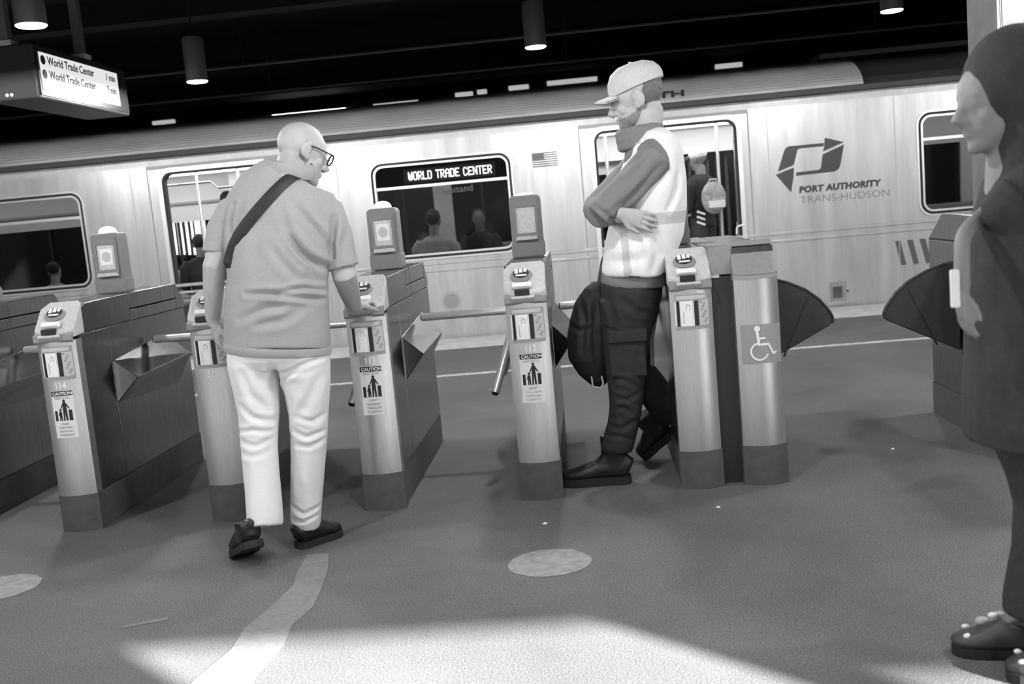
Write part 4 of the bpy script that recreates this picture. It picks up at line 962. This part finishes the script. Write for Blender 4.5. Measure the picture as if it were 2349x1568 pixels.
# ---- person in dark clothing passing close on the right
dr = thing('person', 'person in long dark clothing walking past at the right edge', 'person', (1.02, 2.47, 0))
DY = 2.46
b = MB(); hc = at(2296, 226, DY); HR = rot(PI/2+.1, -.12, 0); head_mb(hc, HR, .98, b)
b.tube([at(2330, 470, DY), at(2325, 380, DY), hc+HR@Vector((0, -.02, -.05))], [.07, .06, .055], 16)
b.tube([at(2345, 460, DY), at(2345, 700, DY), at(2350, 950, DY)], [(.07, .10)]*3, 16, side=(1, 0, 0))
w0 = [at(2320, 440, 2.50), at(2270, 480, 2.46), at(2214, 535, 2.36), at(2207, 600, 2.33), at(2209, 655, 2.33)]
b.tube(smooth_path(w0, 4), .018, 14)
hand_mb(b, at(2209, 668, 2.33), (.04, .05, -1), (1, .3, 0), 1, (.2, .3, .25), 0, .7, .25)
b.tube([at(2345, 700, 2.63), at(2330, 800, 2.60)], .026, 10); hand_mb(b, at(2330, 800, 2.60), (-.05, 0, -1), (-1, 0, 0), 1, (.3, .4, .3), 0, .9, .3)
for pts in (((2345, 950, 2.44), (2375, 1150, 2.44), (2350, 1400, 2.45)), ((2390, 950, 2.5), (2420, 1200, 2.45), (2400, 1450, 2.38))):
    b.tube([at(*p) for p in pts], [.035, .03, .025], 12)
part(b, 'body', mat('skin_tan', .2, .6), dr, .006, 4)
hv = MB(); hv.ell(hc+Vector((.036, .0, .04)), (.118, .115, .125)); hv.tube([hc+Vector((.06, 0, .04)), hc+Vector((.07, 0, -.06)), hc+Vector((.07, 0, -.16)), hc+Vector((.07, 0, -.26)), hc+Vector((.075, 0, -.30))], [(.105, .112), (.10, .105), (.095, .115), (.12, .16), (.10, .14)], 22, side=(1, 0, 0))
hv.ell(hc+Vector((.075, 0, .02)), (.10, .108, .11))
M_drk = mat('dark_cloth', .028, .9, noise=.2, scale=50, bump=.2, bscale=120)
part(hv, 'head_scarf', M_drk, dr, .007, 10)
g = MB()
rings(g, [(360, 2290, 2400), (400, 2266, 2440), (450, 2256, 2470), (520, 2232, 2490), (640, 2230, 2490), (760, 2226, 2500), (880, 2222, 2520), (960, 2220, 2540), (992, 2222, 2545)], [DY]*9, [.10, .15, .17, .18, .18, .19, .20, .21, .21], 28)
g.tube([at(2345, 450, 2.36), at(2310, 480, 2.37), at(2272, 498, 2.40)], [.06, .055, .042], 16)
g.tube([at(2350, 450, 2.58), at(2350, 560, 2.62), at(2345, 700, 2.63), at(2330, 790, 2.60)], [.065, .06, .05, .042], 16)
part(g, 'coat', M_drk, dr, .008, 6, folds([(px([(2260, 600), (2270, 760), (2255, 950)], 2.3), -.008, .02), (px([(2310, 650), (2300, 800), (2320, 960)], 2.3), -.008, .02)], -1, 1, .002, 30, 8))
g = MB()
rings(g, [(940, 2260, 2420), (1010, 2282, 2425), (1090, 2314, 2430), (1160, 2330, 2430), (1260, 2325, 2420), (1370, 2304, 2405), (1410, 2302, 2400)], [2.45]*7, [.08, .08, .075, .07, .065, .065, .06], 20)
rings(g, [(940, 2330, 2500), (1150, 2370, 2490), (1400, 2365, 2470), (1500, 2360, 2460)], [2.5, 2.45, 2.40, 2.36], [.08, .075, .065, .06], 20)
part(g, 'trousers', M_drk, dr, .008, 5)
M_shoe2 = mat('dark_sandal', .05, .5)
for (h_, t_, nm) in ((Vector((at(2349, 1478, 2.5).x+.02, 2.47, 0)), Vector((at(2182, 1478, 2.53).x, 2.53, 0)), 0), (Vector((at(2349, 1545, 2.36).x+.13, 2.33, 0)), Vector((at(2312, 1556, 2.36).x, 2.37, 0)), 1)):
    so_ = shoe(dr, h_, t_, (0, 0, 1), .92, 'sandal', M_shoe2, width=1.0)
    d = (t_-h_).normalized(); L = (t_-h_).length; sd_ = Vector((d.y, -d.x, 0))
    for (t0, hh, oo, rr) in ((.93, .040, .012, .011), (.82, .062, .025, .010), (.80, .055, -.02, .012), (.62, .082, .022, .018), (.5, .105, .012, .012), (.42, .10, .03, .013), (.3, .09, .036, .010)):
        p = h_+d*(L*t0)+Vector((0, 0, hh*.92))-sd_*oo*-1; raw(MB().ell(p, (rr, rr*.8, rr*.6), None, 10, 7), 'toe_stud', M_white if rr < .013 else M_skin, dr, True, 0, so_)
p0 = at(2193, 662, 2.28); raw(MB().box(p0.x-.010, p0.x+.010, 2.28, 2.292, p0.z-.042, p0.z+.042), 'white_phone', M_paper, dr, False, .004)

# ---- passengers inside the car
def passenger(label, X, Y, H, top, hairm, face, name='person', sit=False, cap=None, yaw=0., bag=None):
    z0 = .04; t = thing(name, label, 'person', (X, Y, z0)); k = H/1.75; o = Vector((X, Y, z0)); R2 = Matrix.Rotation(yaw, 3, 'Z')
    def P(x, y, z): return o+R2@(Vector((x, y, z))*k)
    dz = -.42 if sit else 0
    b = MB(); hc_ = P(0, .02, 1.62+dz); HR_ = R2 @ Matrix.Rotation(-.15, 3, 'X'); head_mb(hc_, HR_, .98*k, b)
    b.tube([P(0, -.01, 1.40+dz), P(0, 0, 1.55+dz)], .058*k, 12); b.tube([P(0, 0, .95+dz), P(0, 0, 1.42+dz)], [(.12*k, .08*k)]*2, 12, side=R2@Vector((1, 0, 0)))
    for s_ in (-1, 1):
        b.tube([P(s_*.19, 0, 1.38+dz), P(s_*.23, .03, 1.1+dz), P(s_*.18, .22, 1.02+dz)], [.045*k, .04*k, .028*k], 10); hand_mb(b, P(s_*.18, .23, 1.02+dz), R2@Vector((0, 1, 0)), Vector((0, 0, -1)), s_, k=.9*k)
        if sit: b.tube([P(s_*.09, 0, .92+dz), P(s_*.1, .42, .90+dz), P(s_*.1, .42, .08)], [.075*k, .055*k, .04*k], 10)
        else: b.tube([P(s_*.09, 0, .95), P(s_*.1, .02, .5), P(s_*.1, 0, .06)], [.08*k, .055*k, .04*k], 10)
    part(b, 'body', face, t, .012, 3)
    g = MB(); g.tube([P(0, 0, .88+dz), P(0, 0, 1.05+dz), P(0, -.01, 1.25+dz), P(0, 0, 1.40+dz), P(0, .0, 1.46+dz)], [(.165*k, .115*k), (.16*k, .115*k), (.19*k, .125*k), (.185*k, .10*k), (.08*k, .06*k)], 20, side=R2@Vector((1, 0, 0)))
    for s_ in (-1, 1): g.tube([P(s_*.16, 0, 1.40+dz), P(s_*.215, 0, 1.33+dz), P(s_*.24, .03, 1.1+dz), P(s_*.2, .16, 1.03+dz)], [.055*k, .066*k, .06*k, .045*k], 12)
    part(g, 'jacket', top, t, .012, 4)
    g = MB()
    for s_ in (-1, 1):
        if sit: g.tube([P(s_*.09, -.02, .92+dz), P(s_*.1, .44, .90+dz), P(s_*.1, .44, .12)], [.10*k, .08*k, .065*k], 12)
        else: g.tube([P(s_*.085, 0, .98), P(s_*.095, .02, .5), P(s_*.1, 0, .10)], [.10*k, .078*k, .065*k], 12)
        shoe(t, P(s_*.1, -.08+(.44 if sit else 0), 0), P(s_*.11, .19+(.44 if sit else 0), 0), k=k)
    part(g, 'trousers', M_dark, t, .012, 3)
    if cap:
        c_ = MB(); c_.ell(hc_+HR_@Vector((0, -.01, .055)), (.088*k, .108*k, .085*k), HR_); q = part(c_, 'cap', cap, t, .008, 3)
        brm = MB().tube([hc_+HR_@Vector((0, .06, .05)), hc_+HR_@Vector((0, .13, .04)), hc_+HR_@Vector((0, .17, .032))], [(.08, .006), (.075, .006), (.04, .005)], 14, side=HR_@Vector((1, 0, 0))); raw(brm, 'brim', cap, t, True, 0, q)
    else:
        h_ = MB(); h_.ell(hc_+HR_@Vector((0, -.03, .035)), (.085*k, .088*k, .09*k), HR_); part(h_, 'hair', hairm, t, .01, 3)
    return t, P
M_pale = mat('pale_shirt', .6, .85, noise=.1, scale=40)
M_jkt = mat('black_jacket', .012, .7)
p = at(1000, 560, YT+.45)
passenger('seated passenger in pale shirt seen from behind through the lettered window', p.x, YT+.42, 1.66, M_pale, M_hairdk, M_skin, sit=True, yaw=-.2)
p = at(130, 640, YT+.45)
passenger('passenger in pale shirt low in the leftmost train window', p.x, YT+.42, 1.40, M_pale, M_hairdk, M_skin, sit=True)
p = at(430, 640, YT+1.1)
passenger('dark haired passenger seated low in the left train doorway', p.x, YT+1.6, 1.62, M_jkt, M_hairdk, M_skin_d, sit=True, yaw=.4)
p = at(512, 440, YT+1.2)
passenger('passenger standing in the left doorway mostly hidden by the bald man', p.x, YT+1.3, 1.68, M_jkt, M_hairdk, M_skin_d, yaw=.5)
p = at(1100, 560, YT+1.9)
passenger('passenger in dark clothes on the far bench behind the lettered window', p.x, YT+2.1, 1.62, M_jkt, M_hairdk, M_skin_d, sit=True, yaw=PI)
p = at(1612, 480, YT+.55)
pt, PP = passenger('passenger with white cap in black jacket standing in the right doorway', p.x, YT+.55, 1.64, M_jkt, M_hairdk, M_skin_d, cap=M_white, yaw=.9)
for k in range(3):
    c0_ = at(1607, 488+12*k, YT+.36); raw(MB().tube([c0_+Vector((-.035, 0, .018)), c0_+Vector((.045, -.01, -.018))], [(.010, .004)]*2, 6, side=(0, 0, 1)), 'sleeve_stripe', M_white, pt, False)
c0_ = at(1637, 453, YT+.33)
bp_ = thing('backpack', 'light grey backpack worn by the passenger in the right doorway', 'bag', tuple(c0_-Vector((0, 0, .16))))
q = MB(); q.ell(c0_, (.125, .08, .165)); q.ell(c0_+Vector((.02, -.05, -.06)), (.10, .05, .075)); part(q, 'pack_body', mat('backpack_grey', .34, .7, noise=.5, scale=22), bp_, .009, 3)
raw(MB().tube([c0_+Vector((-.05, .0, .14)), c0_+Vector((-.03, -.02, .18)), c0_+Vector((.03, -.02, .18)), c0_+Vector((.05, 0, .14))], .009, 7), 'carry_loop', M_ltgrey, bp_)
raw(MB().box(c0_.x-.06, c0_.x+.10, c0_.y-.105, c0_.y-.095, c0_.z-.10, c0_.z-.03), 'front_pocket', M_paper, bp_, False, .004)
